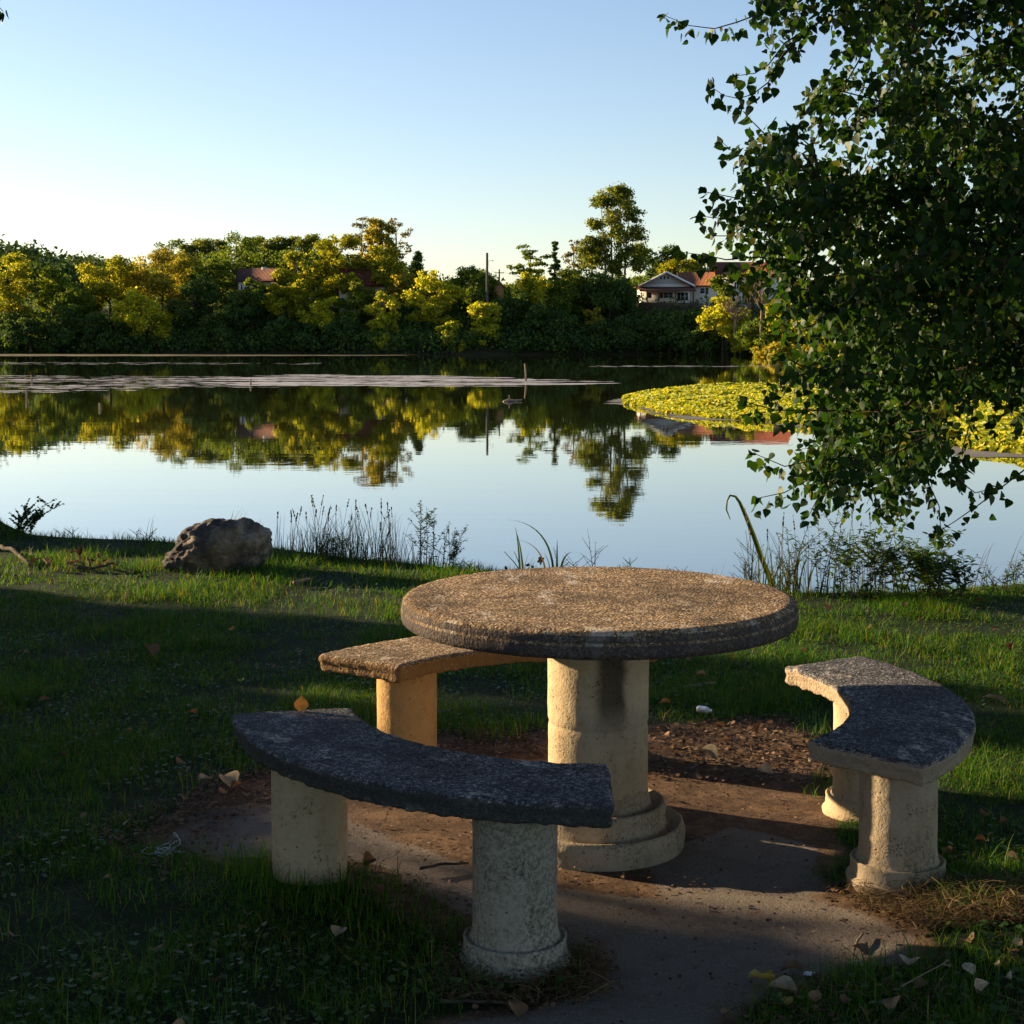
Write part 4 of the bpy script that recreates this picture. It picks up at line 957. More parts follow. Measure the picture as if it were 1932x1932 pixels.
# ------------------------------------------------------------------ generic tree (far bank, and the trees standing out of view on the left bank that shade the lawn)
def crown_mesh(rs, shape, hw, z0, z1, ncl, nleaf, leaf, flat=.6, clsize=.3, dy=1.0, lean=0, stray=.2):
    """clumps of leaves spread through a crown volume"""
    H = z1-z0; P = []; N_ = []; cents = []; lobes = []
    if isinstance(shape, list): lobes = shape
    elif shape in ('round', 'bush', 'sparse'):
        nl = rs.randint(6, 9) if shape != 'sparse' else rs.randint(5, 7)
        for k in range(nl):
            if shape == 'round': z = .18+.68*k/(nl-1); r_ = math.sqrt(max(0, 1-(2*z-1)**2))*.68
            elif shape == 'bush': z = .08+.70*k/(nl-1); r_ = math.sqrt(max(0, 1-z*z))*.72
            else: z = .12+.76*k/(nl-1); r_ = np.interp(z, [0, .3, .6, .9, 1], [.35, .6, .7, .45, .2])
            a = k*2.4+rs.uniform(-.5, .5); lr = hw*(rs.uniform(.30, .5) if shape != 'sparse' else rs.uniform(.42, .62)); lz = min(lr*.8, H*.22) if shape != 'sparse' else H*.13
            lobes.append((r_*hw*math.cos(a)*rs.uniform(.7, 1.1)+lean*z, r_*hw*math.sin(a)*dy, z0+H*z, lr, lz))
        lobes.append((lean*.5, 0, z0+H*.5, hw*.55, H*.30))
    for c in range(ncl):
        if lobes:
            lx, ly, lz_, lr, lh = lobes[c % len(lobes)]; d_ = Vector((rs.gauss(0, 1), rs.gauss(0, 1), rs.gauss(0, 1))).normalized()*rs.random()**.4
            cx, cy, cz = lx+d_.x*lr, ly+d_.y*lr, lz_+d_.z*lh; cs = hw*clsize*rs.uniform(.55, 1.2)
            if shape == 'sparse': cs *= .9
        else:
            t = rs.random()
            if shape == 'column': z = .02+.96*t; r_ = .6+.4*math.sin(math.pi*z)
            elif shape == 'cone': z = .02+.96*t**1.2; r_ = 1.05-z
            else: z = .02+.96*t; r_ = np.interp(z, [0, .3, .45, .6, .88, 1], [1, .95, .72, .85, .8, .45])
            a = rs.uniform(0, 6.283); rr = hw*r_*rs.random()**.42
            cs = hw*clsize*rs.uniform(.6, 1.25)*(1 if shape not in ('column', 'tall') else 1.15)
            cx, cy, cz = rr*math.cos(a)*.92+lean*z, rr*math.sin(a)*dy*.92, z0+H*z
        cents.append((cx, cy, cz)); nn = int(nleaf*(cs/(hw*clsize))**1.6)
        d = unit(rng.normal(0, 1, (nn, 3))); d[:, 2] = np.abs(d[:, 2])*np.where(rng.random(nn) < .75, 1, -1)
        q = d*cs*np.where(rng.random((nn, 1)) < stray, rng.uniform(.9, 1.75, (nn, 1)), rng.uniform(.4, 1.1, (nn, 1)))*np.array([1, 1, flat])+np.array([cx, cy, cz])+rng.normal(0, cs*.12, (nn, 3)); P.append(q)
        N_.append(d*.8+rng.normal(0, .55, (nn, 3))+np.array([0, 0, .25]))
    P = np.concatenate(P); N_ = np.concatenate(N_)
    A = rng.normal(0, 1, P.shape)
    V, F = place_leaves(P, np.cross(N_, A), N_, leaf*rng.uniform(.6, 1.3, len(P)), *DIAMOND)
    return V, F, cents
def make_tree(name, label, X, Y, zb, z0, z1, hw, mat, shape='round', ncl=34, nleaf=150, leaf=.42, group=None, bark='bark', flat=.6, clsize=.3, seed=0, trunkr=None, cat='tree', dy=1.0, lean=0, stray=.2, limbn=9, forks=1):
    rs = random.Random(seed+int(abs(X)*13+z1*7)); root = empty(name, (X, Y, zb)); tag(root, label, cat, group)
    V, F, cents = crown_mesh(rs, shape, hw, z0-zb, z1-zb, ncl, nleaf, leaf, flat, clsize, dy, lean, stray)
    npmesh('crown', V, F, M[mat], root)
    H = z1-zb; tr = trunkr or max(.12, H*.018); mb = MB()
    for f in range(forks):
        fx_ = (f-(forks-1)/2)*hw*.22; pts = [Vector((fx_*.3, 0, -.5)), Vector((fx_*.8+rs.uniform(-.2, .2), 0, H*.25)), Vector((fx_+lean*.3+rs.uniform(-.3, .3)*hw*.2, rs.uniform(-.2, .2), H*.55)), Vector((fx_*1.3+lean*.7, 0, H*.88))]
        mb.tube(pts, [tr*1.25, tr, tr*.7, tr*.15], 7)
    for c in cents[:limbn]:
        t = max(.2, min(.8, (c[2]/H)*.75)); mb.tube([(lean*t*.6, 0, H*t), (c[0]*.55, c[1]*.55, H*t+(c[2]-H*t)*.65), c], [tr*.45, tr*.25, tr*.08], 5)
    mb.build('trunk', M[bark], root, smooth=True)
    return root
def giant_lobes(px, Y):
    cx0 = atY(px, 400, Y).x; zb = farhz(cx0, Y); out = []
    for zx, zy, r_ in [(1560, 115, 78), (1640, 95, 62), (1512, 120, 46), (1620, 70, 40), (1668, 190, 60), (1572, 215, 62), (1476, 245, 28), (1688, 290, 50), (1605, 300, 66), (1520, 330, 50), (1455, 345, 46), (1425, 400, 52), (1715, 385, 54), (1640, 400, 58), (1510, 420, 60), (1450, 460, 60), (1700, 460, 60), (1580, 470, 50)]:
        p = atY(604+zx/2.845, 340+zy/2.845, Y); r = r_/2.845*Y/FPX; out.append((p.x-cx0, rnd.uniform(-2, 2), p.z-zb, r*.95, r*.9))
    return out
def far_tree(px, ytop, ybot, hwpx, Y, mat, label, shape='round', base=None, **kw):
    """far-bank tree: top and crown bottom read as heights at its true distance"""
    Y = Y+float(shoreD((px-CX)*Y/FPX))
    pt = atY(px, ytop, Y); pb = atY(px, ybot, Y); hw = hwpx*1.15*Y/FPX; zb = farhz(pt.x, Y)
    zt = pt.z; z0 = max(pb.z, zb+.2)
    if shape == 'GIANT': shape = giant_lobes(px, Y); kw['ncl'] = 60000
    ncl0 = kw.pop('ncl', 40); kw['ncl'] = 430 if isinstance(shape, list) else int((34+hw*22)*(ncl0/45)**.5 if shape != 'sparse' else ncl0*2.4); kw.setdefault('nleaf', 85); kw.setdefault('leaf', .40); kw.setdefault('stray', .34 if shape != 'sparse' else .7); kw.setdefault('clsize', .17 if shape != 'sparse' else .22)
    make_tree(kw.pop('name', 'tree'), label, pt.x, Y, min(zb, z0), z0, zt, hw, mat, shape, cat=kw.pop('cat', 'tree'), **kw)
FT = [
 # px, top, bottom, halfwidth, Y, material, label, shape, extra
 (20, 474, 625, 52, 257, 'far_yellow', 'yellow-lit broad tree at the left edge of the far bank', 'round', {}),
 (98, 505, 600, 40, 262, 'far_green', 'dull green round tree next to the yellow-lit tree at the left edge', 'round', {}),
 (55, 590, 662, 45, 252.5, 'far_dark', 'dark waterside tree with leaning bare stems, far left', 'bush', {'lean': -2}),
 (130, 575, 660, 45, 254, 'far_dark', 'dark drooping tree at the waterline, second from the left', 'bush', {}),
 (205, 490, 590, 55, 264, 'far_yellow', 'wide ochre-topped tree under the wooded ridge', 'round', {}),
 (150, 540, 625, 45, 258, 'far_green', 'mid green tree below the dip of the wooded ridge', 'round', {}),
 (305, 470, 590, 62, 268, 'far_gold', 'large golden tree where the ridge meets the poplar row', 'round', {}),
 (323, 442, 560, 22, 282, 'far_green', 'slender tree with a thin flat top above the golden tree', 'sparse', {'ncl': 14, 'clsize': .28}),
 (285, 546, 650, 48, 254, 'far_sunlit', 'bright leaning tree low on the left bank, lit along its left side', 'round', {'lean': -2}),
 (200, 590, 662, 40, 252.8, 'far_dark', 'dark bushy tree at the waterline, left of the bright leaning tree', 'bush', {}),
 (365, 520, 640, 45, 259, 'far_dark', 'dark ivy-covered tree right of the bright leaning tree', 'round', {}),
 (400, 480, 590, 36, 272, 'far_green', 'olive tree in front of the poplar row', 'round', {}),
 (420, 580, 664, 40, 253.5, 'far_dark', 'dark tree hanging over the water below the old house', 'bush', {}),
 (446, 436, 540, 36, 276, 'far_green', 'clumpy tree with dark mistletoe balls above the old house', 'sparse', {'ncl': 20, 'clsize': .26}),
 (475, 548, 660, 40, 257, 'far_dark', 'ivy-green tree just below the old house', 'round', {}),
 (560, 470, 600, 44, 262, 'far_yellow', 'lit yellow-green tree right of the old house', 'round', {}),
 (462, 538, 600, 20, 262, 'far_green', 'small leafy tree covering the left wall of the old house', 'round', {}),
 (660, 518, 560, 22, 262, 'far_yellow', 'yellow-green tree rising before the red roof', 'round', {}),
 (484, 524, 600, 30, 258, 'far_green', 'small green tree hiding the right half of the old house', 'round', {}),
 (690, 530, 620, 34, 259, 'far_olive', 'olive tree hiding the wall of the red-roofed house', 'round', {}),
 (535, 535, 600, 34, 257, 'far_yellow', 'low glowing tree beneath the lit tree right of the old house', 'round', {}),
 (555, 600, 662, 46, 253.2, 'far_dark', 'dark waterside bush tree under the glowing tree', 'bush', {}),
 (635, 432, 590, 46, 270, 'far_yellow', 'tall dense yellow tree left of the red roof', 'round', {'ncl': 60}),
 (610, 560, 655, 34, 255, 'far_sunlit', 'rounded tree with a bright left flank below the red roof', 'round', {}),
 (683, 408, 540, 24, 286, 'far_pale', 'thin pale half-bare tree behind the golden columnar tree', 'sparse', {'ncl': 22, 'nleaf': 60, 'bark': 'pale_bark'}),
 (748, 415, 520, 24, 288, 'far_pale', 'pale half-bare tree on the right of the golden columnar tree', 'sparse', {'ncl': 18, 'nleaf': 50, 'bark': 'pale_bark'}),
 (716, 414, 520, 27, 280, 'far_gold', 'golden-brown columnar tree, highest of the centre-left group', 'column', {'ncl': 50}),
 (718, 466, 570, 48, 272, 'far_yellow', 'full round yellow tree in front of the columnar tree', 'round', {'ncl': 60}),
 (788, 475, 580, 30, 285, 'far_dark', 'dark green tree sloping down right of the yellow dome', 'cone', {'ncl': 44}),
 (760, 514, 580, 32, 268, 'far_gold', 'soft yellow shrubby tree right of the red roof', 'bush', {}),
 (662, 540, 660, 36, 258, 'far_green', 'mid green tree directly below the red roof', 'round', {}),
 (726, 552, 640, 30, 254, 'far_sunlit', 'bright tree over the water, left of the widest lit tree', 'round', {}),
 (722, 628, 667, 24, 251.2, 'far_sunlit', 'small bright bush touching the water under the bright tree', 'bush', {}),
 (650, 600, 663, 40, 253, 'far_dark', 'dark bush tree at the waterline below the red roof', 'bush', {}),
 (818, 512, 645, 42, 258, 'far_sunlit', 'widest brightly lit tree near the middle of the far bank', 'round', {'ncl': 70}),
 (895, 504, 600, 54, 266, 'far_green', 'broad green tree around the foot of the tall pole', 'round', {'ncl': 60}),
 (848, 602, 664, 26, 251.5, 'far_sunlit', 'bright overhanging bush nearest the water, left of the reaching tree', 'bush', {}),
 (915, 572, 668, 30, 252, 'far_sunlit', 'bright layered tree reaching down to the water in the middle', 'tall', {'ncl': 46}),
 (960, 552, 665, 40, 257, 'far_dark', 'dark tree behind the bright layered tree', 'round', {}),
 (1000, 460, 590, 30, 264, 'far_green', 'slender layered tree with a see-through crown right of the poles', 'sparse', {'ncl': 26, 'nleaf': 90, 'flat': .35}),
 (1000, 515, 590, 36, 260, 'far_sunlit', 'yellow-green tree at the foot of the see-through tree', 'round', {}),
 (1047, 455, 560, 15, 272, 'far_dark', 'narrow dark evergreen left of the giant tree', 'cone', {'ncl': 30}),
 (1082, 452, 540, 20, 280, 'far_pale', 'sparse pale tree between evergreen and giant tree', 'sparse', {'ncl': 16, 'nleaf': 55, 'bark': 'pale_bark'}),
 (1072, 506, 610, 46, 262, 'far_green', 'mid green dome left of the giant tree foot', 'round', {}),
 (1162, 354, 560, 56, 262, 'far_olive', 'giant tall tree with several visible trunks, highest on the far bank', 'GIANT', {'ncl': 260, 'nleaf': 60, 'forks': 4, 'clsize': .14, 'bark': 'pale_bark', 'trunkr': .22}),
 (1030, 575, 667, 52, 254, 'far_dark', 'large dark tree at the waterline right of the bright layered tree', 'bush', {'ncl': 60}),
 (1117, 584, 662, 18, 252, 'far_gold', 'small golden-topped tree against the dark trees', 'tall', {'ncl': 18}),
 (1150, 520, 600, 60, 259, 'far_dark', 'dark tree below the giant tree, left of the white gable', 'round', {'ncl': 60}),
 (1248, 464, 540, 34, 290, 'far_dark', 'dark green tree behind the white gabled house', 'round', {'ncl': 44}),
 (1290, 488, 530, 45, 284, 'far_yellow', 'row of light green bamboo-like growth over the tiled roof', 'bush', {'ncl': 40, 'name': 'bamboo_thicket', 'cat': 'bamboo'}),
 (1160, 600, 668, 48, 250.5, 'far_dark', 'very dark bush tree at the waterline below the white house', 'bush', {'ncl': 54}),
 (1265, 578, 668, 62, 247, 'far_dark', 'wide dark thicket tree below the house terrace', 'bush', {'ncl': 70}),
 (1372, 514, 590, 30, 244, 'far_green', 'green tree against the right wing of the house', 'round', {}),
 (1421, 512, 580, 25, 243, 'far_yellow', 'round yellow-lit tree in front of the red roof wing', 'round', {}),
 (1366, 570, 664, 46, 237, 'far_sunlit', 'olive-lit tree with dead branches at the right of the house', 'round', {'ncl': 60}),
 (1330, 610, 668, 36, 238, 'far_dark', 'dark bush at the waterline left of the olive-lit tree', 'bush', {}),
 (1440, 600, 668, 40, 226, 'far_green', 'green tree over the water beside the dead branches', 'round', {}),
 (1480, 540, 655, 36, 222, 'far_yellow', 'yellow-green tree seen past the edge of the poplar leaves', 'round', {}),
 (1476, 648, 680, 46, 203, 'far_gold', 'low golden bush standing at the water beside the poplar leaves', 'bush', {'ncl': 40}),
 (1560, 520, 660, 60, 212, 'far_yellow', 'tall yellow-green tree behind the poplar leaves, left one', 'round', {'ncl': 70}),
 (1660, 500, 670, 66, 205, 'far_green', 'green tree behind the poplar leaves, middle one', 'round', {'ncl': 70}),
 (1780, 500, 680, 70, 200, 'far_yellow', 'yellow tree glimpsed through the dark poplar, right one', 'round', {'ncl': 70}),
 (1900, 500, 680, 70, 200, 'far_green', 'green tree glimpsed above the right mat of water plants', 'round', {'ncl': 70}),
 (1580, 640, 684, 60, 196, 'far_gold', 'golden bush at the waterline behind the poplar leaves', 'bush', {'ncl': 40}),
]
for i, (px, yt, yb, hw, Y, mt, lab, shp, ex) in enumerate(FT):
    far_tree(px, yt, yb, hw, Y, mt, lab, shp, seed=i, **dict(ex))
prow = [(352, 462), (372, 455), (392, 452), (414, 455), (470, 448), (490, 446), (510, 452), (530, 448), (552, 446), (572, 446), (592, 444), (612, 450)]
for i, (px, yt) in enumerate(prow):
    far_tree(px, yt+rnd.uniform(-3, 3), 540, 14, 300+rnd.uniform(-3, 3), 'far_olive', nth(i, 'slim poplar of the row behind the old house'), 'column', group='poplar row on the far bank', seed=200+i, ncl=60, nleaf=60, name='poplar', clsize=.36, bark='pale_bark', leaf=.36, stray=.6)
def bare_tree(px, ytop, ybot, Y, label, n=26, spread=14):
    b0 = atY(px, ybot, Y); root = empty('bare_tree', b0); tag(root, label, 'dead tree'); mb = MB(); H = (ybot-ytop)*Y/FPX; sp_ = spread*Y/FPX
    mb.tube([(0, 0, -2), (0.1, 0, H*.3), (.2, 0, H*.7)], [.28, .2, .12], 6)
    for i in range(n):
        a = rnd.uniform(0, 6.28); t = rnd.uniform(.1, .7); l_ = rnd.uniform(.4, 1)*sp_; e = Vector((l_*math.cos(a), l_*math.sin(a)*.6, H*min(1.0, t+rnd.uniform(.1, .5)))); s0 = Vector((.15, 0, H*t)); m_ = s0.lerp(e, .55)+Vector((0, 0, -.3))
        mb.tube([s0, m_, e], [.11, .07, .03], 4)
        for k in range(3): e2 = e+Vector((rnd.uniform(-.8, .8), rnd.uniform(-.5, .5), rnd.uniform(-.2, 1))); mb.tube([m_.lerp(e, .4+.2*k), e2], [.045, .02], 3)
    mb.build('branches', M['dead_wood'], root)
bare_tree(1386, 560, 615, 233.5, 'wide bare brown branches in front of the olive-lit tree', 30, 34)
bare_tree(1436, 535, 612, 224, 'upright bare tree beside the yellow-green tree', 22, 18)

# undergrowth along the far bank, wood on the ridge
def clumps(centres, cs, nleaf, leaf, mat, name, label, cat, flat=.7):
    P = []; N_ = []
    for (x, y, z) in centres:
        c = cs*rnd.uniform(.6, 1.3); nn = nleaf; d = unit(rng.normal(0, 1, (nn, 3))); d[:, 2] = np.abs(d[:, 2])*np.where(rng.random(nn) < .7, 1, -1)
        P.append(d*c*rng.uniform(.6, 1.1, (nn, 1))*np.array([1, 1, flat])+np.array([x, y, z])); N_.append(d*.7+rng.normal(0, .6, (nn, 3)))
    P = np.concatenate(P); N_ = np.concatenate(N_); A = rng.normal(0, 1, P.shape)
    V, F = place_leaves(P, np.cross(N_, A), N_, leaf*rng.uniform(.6, 1.3, len(P)), *DIAMOND)
    o = npmesh(name, V, F, M[mat]); tag(o, label, cat, kind='stuff'); return o
cs = []
for i in range(3400):
    X = rnd.uniform(-125, 110); s = rnd.uniform(-2.5, 30)*rnd.random()**.6; Y = float(shoreY(np.array([X]))[0])+s; cs.append((X, Y, farhz(X, Y)+rnd.uniform(.1, 1.8)+max(0, .6-s*.2)))
for i in range(1300):
    X = rnd.uniform(105, 330); s = rnd.uniform(-2.5, 40)*rnd.random()**.6; Y = float(shoreY(np.array([X]))[0])+s; cs.append((X, Y, farhz(X, Y)+rnd.uniform(.1, 5)))
clumps(cs, 2.0, 42, .5, 'far_dark', 'undergrowth', 'dark undergrowth of bushes and ivy along the far bank', 'undergrowth')
cs = []
for i in range(900):
    X = rnd.uniform(-290, -40); Y = rnd.uniform(360, 470); h = farhz(X, Y); cs.append((X, Y, h+rnd.uniform(2, 7)))
clumps(cs, 5.0, 60, 1.3, 'far_ridge', 'distant_wood', 'dark wood covering the ridge behind the far bank on the left', 'woods', .75)
cs = []
for i in range(420):
    X = rnd.uniform(-70, 130); Y = rnd.uniform(290, 330); cs.append((X, Y, farhz(X, Y)+rnd.uniform(.5, 4)))
clumps(cs, 2.6, 45, .7, 'far_dark', 'distant_scrub', 'low scrub on the flat ground behind the houses', 'scrub', .75)

cs = []
for i in range(1100):
    px = rnd.uniform(290, 1240); Y = rnd.uniform(288, 312); tp = float(np.interp(px, [290, 350, 480, 620, 680, 770, 830, 900, 1100, 1160, 1240], [488, 474, 468, 470, 484, 492, 532, 540, 528, 520, 518]))
    zt = atY(px, tp, Y).z-1.2; x = atY(px, 500, Y).x; zg = farhz(x, Y); cs.append((x, Y, zg+(zt-zg)*rnd.random()**.55))
clumps(cs, 1.6, 50, .5, 'far_green', 'woodland_belt', 'band of woodland closing the gaps behind the far bank trees', 'woods', .8)
# ------------------------------------------------------------------ houses
def gable_roof(mb, x0, x1, y0, y1, z, rise, axis, ov=.5, th=.18):
    """ridge along axis; returns nothing, adds two thick slopes"""
    if axis == 'y': xm = (x0+x1)/2; pr = [(x0-ov, z-ov*rise/((x1-x0)/2)), (xm, z+rise), (x1+ov, z-ov*rise/((x1-x0)/2))]; f = lambda a, b, c: (a, c, b); lo, hi = y0-ov, y1+ov
    else: ym = (y0+y1)/2; pr = [(y0-ov, z-ov*rise/((y1-y0)/2)), (ym, z+rise), (y1+ov, z-ov*rise/((y1-y0)/2))]; f = lambda a, b, c: (c, a, b); lo, hi = x0-ov, x1+ov
    v = []
    for c in (lo, hi):
        for (a, b) in pr: v.append(f(a, b, c))
        for (a, b) in pr: v.append(f(a, b+th, c))
    mb.add(v, [(0, 1, 7, 6), (3, 4, 10, 9), (1, 2, 8, 7), (4, 5, 11, 10), (0, 6, 9, 3), (2, 5, 11, 8), (0, 3, 4, 1), (1, 4, 5, 2), (6, 7, 10, 9), (7, 8, 11, 10)])
def window(parent, x0, x1, y, z0, z1, frame='white_paint', n=1):
    m = MB(); t = .09; m.box(x0, x1, y-.08, y-.003, z1-t, z1).box(x0, x1, y-.08, y-.003, z0, z0+t)
    for k in range(n+1): xx = x0+(x1-x0)*k/n; xa = min(max(xx-t/2, x0), x1-t); m.box(xa, xa+t, y-.079, y-.0035, z0+t, z1-t)
    f = m.build('window', M[frame], parent); MB().box(x0+t, x1-t, y-.04, y-.002, z0+t, z1-t).build('pane', M['glass'], f); return f
# white gabled house
HY = 268.0
def hx(px, Y=HY): return (px-CX)*Y/FPX
def hz_(py, Y=HY): return atY(966, py, Y).z
h = empty('house', (0, 0, 0)); tag(h, 'white gabled house with glazed porch and a tiled right wing', 'house')
xl, xr = hx(1212), hx(1300); ze = hz_(536); zr = hz_(514); zf = hz_(585)
mb = MB().box(xl, xr, HY, HY+12, zf-3, ze)
xm = (xl+xr)/2; mb.add([(xl, HY, ze), (xr, HY, ze), (xm, HY, zr-.1), (xl, HY+12, ze), (xr, HY+12, ze), (xm, HY+12, zr-.1)], [(0, 1, 2), (3, 5, 4), (0, 2, 5, 3), (1, 4, 5, 2)])
mb.build('wall', M['plaster_white'], h)
mb = MB(); gable_roof(mb, xl, xr, HY, HY+12, ze, zr-ze, 'y', .9, .2); mb.build('roof', M['tiles'], h)
mb = MB()
for s in (-1, 1):
    xe = xm+s*((xr-xl)/2+.9); zz = ze-.9*(zr-ze)/((xr-xl)/2)
    mb.add([(xm, HY-1.02, zr+.22), (xe, HY-1.02, zz+.22), (xe, HY-1.02, zz-.12), (xm, HY-1.02, zr-.12), (xm, HY-.92, zr+.22), (xe, HY-.92, zz+.22), (xe, HY-.92, zz-.12), (xm, HY-.92, zr-.12)], [(0, 1, 2, 3), (4, 7, 6, 5), (0, 4, 5, 1), (3, 2, 6, 7), (1, 5, 6, 2)])
mb.build('bargeboard', M['white_paint'], h)
for k in (-1, 0, 1): x_ = xm-.3+k*.62; MB().box(x_-.14, x_+.14, HY-.03, HY-.004, hz_(526.5), hz_(521)).build('gable_vent', M['glass'], h)
# porch
py0 = HY-3.2; zp1 = hz_(541); zp0 = hz_(549)
mb = MB(); a0, a1 = hx(1203), hx(1308)
mb.add([(a0, HY-.01, zp1), (a1, HY-.01, zp1), (a1, py0-.4, zp0), (a0, py0-.4, zp0), (a0, HY-.01, zp1-.2), (a1, HY-.01, zp1-.2), (a1, py0-.4, zp0-.2), (a0, py0-.4, zp0-.2)], [(0, 3, 2, 1), (4, 5, 6, 7), (3, 7, 6, 2), (0, 1, 5, 4), (0, 4, 7, 3), (1, 2, 6, 5)])
mb.build('porch_roof', M['tiles_dark'], h)
for px in (1217, 1238, 1270, 1303): MB().box(hx(px)-.1, hx(px)+.1, py0-.1, py0+.1, hz_(575), zp0-.2).build('post', M['wood_dark'], h)
window(h, hx(1220), hx(1229), HY, hz_(563), hz_(551), n=1); window(h, hx(1242), hx(1269), HY, hz_(563), hz_(551), n=3); window(h, hx(1276), hx(1298), HY, hz_(568), hz_(551), n=3)
MB().box(hx(1200), hx(1312), py0-1.2, HY+.2, hz_(590)-3, hz_(572)).build('terrace', M['wood_dark'], h)
# right wing
mb = MB().box(xr-.01, hx(1362), HY+2, HY+10, zf-3, hz_(540)); mb.build('wing_wall', M['plaster'], h)
mb = MB(); gable_roof(mb, xr-1, hx(1358), HY+2, HY+10, hz_(537), 2.3, 'x', .5, .2); mb.build('wing_roof', M['tiles'], h)
window(h, hx(1322), hx(1332), HY+2, hz_(554), hz_(542), n=1)
mb = MB().box(hx(1333), hx(1338), HY+1.92, HY+1.99, hz_(554), hz_(542)); mb.build('shutter', M['wood_dark'], h)
# big red roof behind
h2 = empty('house', (0, 0, 0)); tag(h2, 'long pale house with a bright red roof behind the poplar leaves', 'house')
MB().box(hx(1362), hx(1500), HY+4, HY+14, zf-3, hz_(521)).build('wall', M['plaster_white'], h2)
mb = MB(); gable_roof(mb, hx(1360), hx(1500), HY+4, HY+14, hz_(519), 2.6, 'x', .5, .2); mb.build('roof', M['tiles_red'], h2)
for px in (1390, 1420, 1450, 1478): window(h2, hx(px), hx(px+9), HY+4, hz_(545), hz_(530), n=2)
# old house left
HY2 = 272.0
h3 = empty('house', (0, 0, 0)); tag(h3, 'old cream house with brown roof and chimney among the left trees', 'house')
X0, X1 = hx(452, HY2), hx(468, HY2)
MB().box(X0, X1+4.2, HY2, HY2+8, hz_(590, HY2)-2, hz_(530, HY2)).build('wall', M['plaster'], h3)
mb = MB(); gable_roof(mb, X0, X1+4.2, HY2, HY2+8, hz_(529, HY2), 2.2, 'x', .6, .2); mb.build('roof', M['tiles_dark'], h3)
ch_ = MB().box(hx(489, HY2), hx(498, HY2), HY2+3.4, HY2+4.6, hz_(525, HY2), hz_(502, HY2)).build('chimney', M['plaster'], h3)
window(h3, hx(455, HY2), hx(460, HY2), HY2, hz_(547, HY2), hz_(536, HY2), n=1); window(h3, hx(462.5, HY2), hx(467, HY2), HY2, hz_(547, HY2), hz_(536, HY2), n=1)
window(h3, hx(453, HY2), hx(460, HY2), HY2, hz_(575, HY2), hz_(560, HY2), n=1)
h4 = empty('house', (0, 0, 0)); tag(h4, 'house with a weathered red roof showing between the centre-left trees', 'house')
HY3 = 268.0
MB().box(hx(640, HY3), hx(722, HY3), HY3+1, HY3+8, hz_(575, HY3)-2, hz_(536, HY3)).build('wall', M['plaster'], h4)
mb = MB(); gable_roof(mb, hx(640, HY3), hx(722, HY3), HY3, HY3+8, hz_(538, HY3), 2.9, 'x', .4, .2); mb.build('roof', M['tiles_red'], h4)
for px in (655, 690): window(h4, hx(px, HY3), hx(px+8, HY3), HY3+1, hz_(556, HY3), hz_(544, HY3), n=2)
MB().box(hx(648, HY3), hx(653, HY3), HY3+3.5, HY3+4.5, hz_(520, HY3), hz_(499, HY3)).build('chimney', M['tiles_red'], h4)
h5 = empty('hut', (0, 0, 0)); HUTW = m_simple('hut_wall', (.5, .27, .1), (.6, .34, .14), 3, 0); tag(h5, 'little orange-gabled hut beside the tall utility pole', 'hut')
HY4 = 262.0
xa, xb = hx(931, HY4), hx(950, HY4); zz = hz_(540, HY4)
mb = MB().box(xa, xb, HY4, HY4+3, zz-4, zz); xq = (xa+xb)/2; mb.add([(xa, HY4, zz), (xb, HY4, zz), (xq, HY4, zz+1.1), (xa, HY4+3, zz), (xb, HY4+3, zz), (xq, HY4+3, zz+1.1)], [(0, 1, 2), (3, 5, 4), (0, 2, 5, 3), (1, 4, 5, 2)]); mb.build('wall', HUTW, h5)
mb = MB(); gable_roof(mb, xa, xb, HY4, HY4+3, zz, 1.1, 'y', .3, .12); mb.build('roof', M['tiles'], h5)

# utility poles with wires
def pole(px, yt, Y, r_, label, arm=True):
    a = atY(px, yt, Y); zb = farhz(a.x, Y); root = empty('utility_pole', (a.x, Y, zb)); tag(root, label, 'utility pole'); H = a.z-zb
    MB().tube([(0, 0, -.5), (0, 0, H)], [r_*1.25, r_], 10).build('post', M['pole'], root, smooth=True)
    if arm: MB().box(-.9, .9, -.06, .06, H-.75, H-.6).build('crossarm', M['pole'], root)
    for k in (-.8, .0, .8):
        if arm: MB().tube([(k, -.0, H-.6), (k, 0, H-.42)], .05, 6).build('insulator', M['white_paint'], root)
    return a
a1 = pole(919, 477, 251, .20, 'tall dark utility pole near the middle of the far bank', arm=False); a2 = pole(942, 508, 285, .14, 'shorter distant utility pole with wires to the right')
lp = atY(930, 492, 262); root = empty('street_lamp', (lp.x-.5, 262, farhz(lp.x, 262))); tag(root, 'thin street lamp right next to the tall dark pole', 'street lamp')
Hh = lp.z-farhz(lp.x, 262); MB().tube([(-.45, 0, -.3), (-.45, 0, Hh-.3), (-.1, 0, Hh-.02), (.3, 0, Hh)], [.06, .045, .04, .035], 6).build('post', M['pole'], root, smooth=True)
MB().tube([(.25, 0, Hh), (.45, 0, Hh+.01), (.65, 0, Hh-.03)], [.06, .1, .05], 8).build('lamp_head', M['white_paint'], root, smooth=True)
def wire(p, q, sag, label):
    pts = [Vector(p).lerp(Vector(q), t/14)+Vector((0, 0, -sag*4*(t/14)*(1-t/14))) for t in range(15)]
    o = MB().tube(pts, .022, 4).build('overhead_wire', M['wire']); tag(o, label, 'wire')
e1 = atY(1010, 526, 278); e2 = atY(900, 512, 300)
wire(a2+Vector((.8, 0, -.5)), e1, .3, 'overhead wire running right from the shorter pole'); wire(a2+Vector((-.8, 0, -.5)), a1+Vector((0, 0, -1.2)), .5, 'overhead wire between the two utility poles')

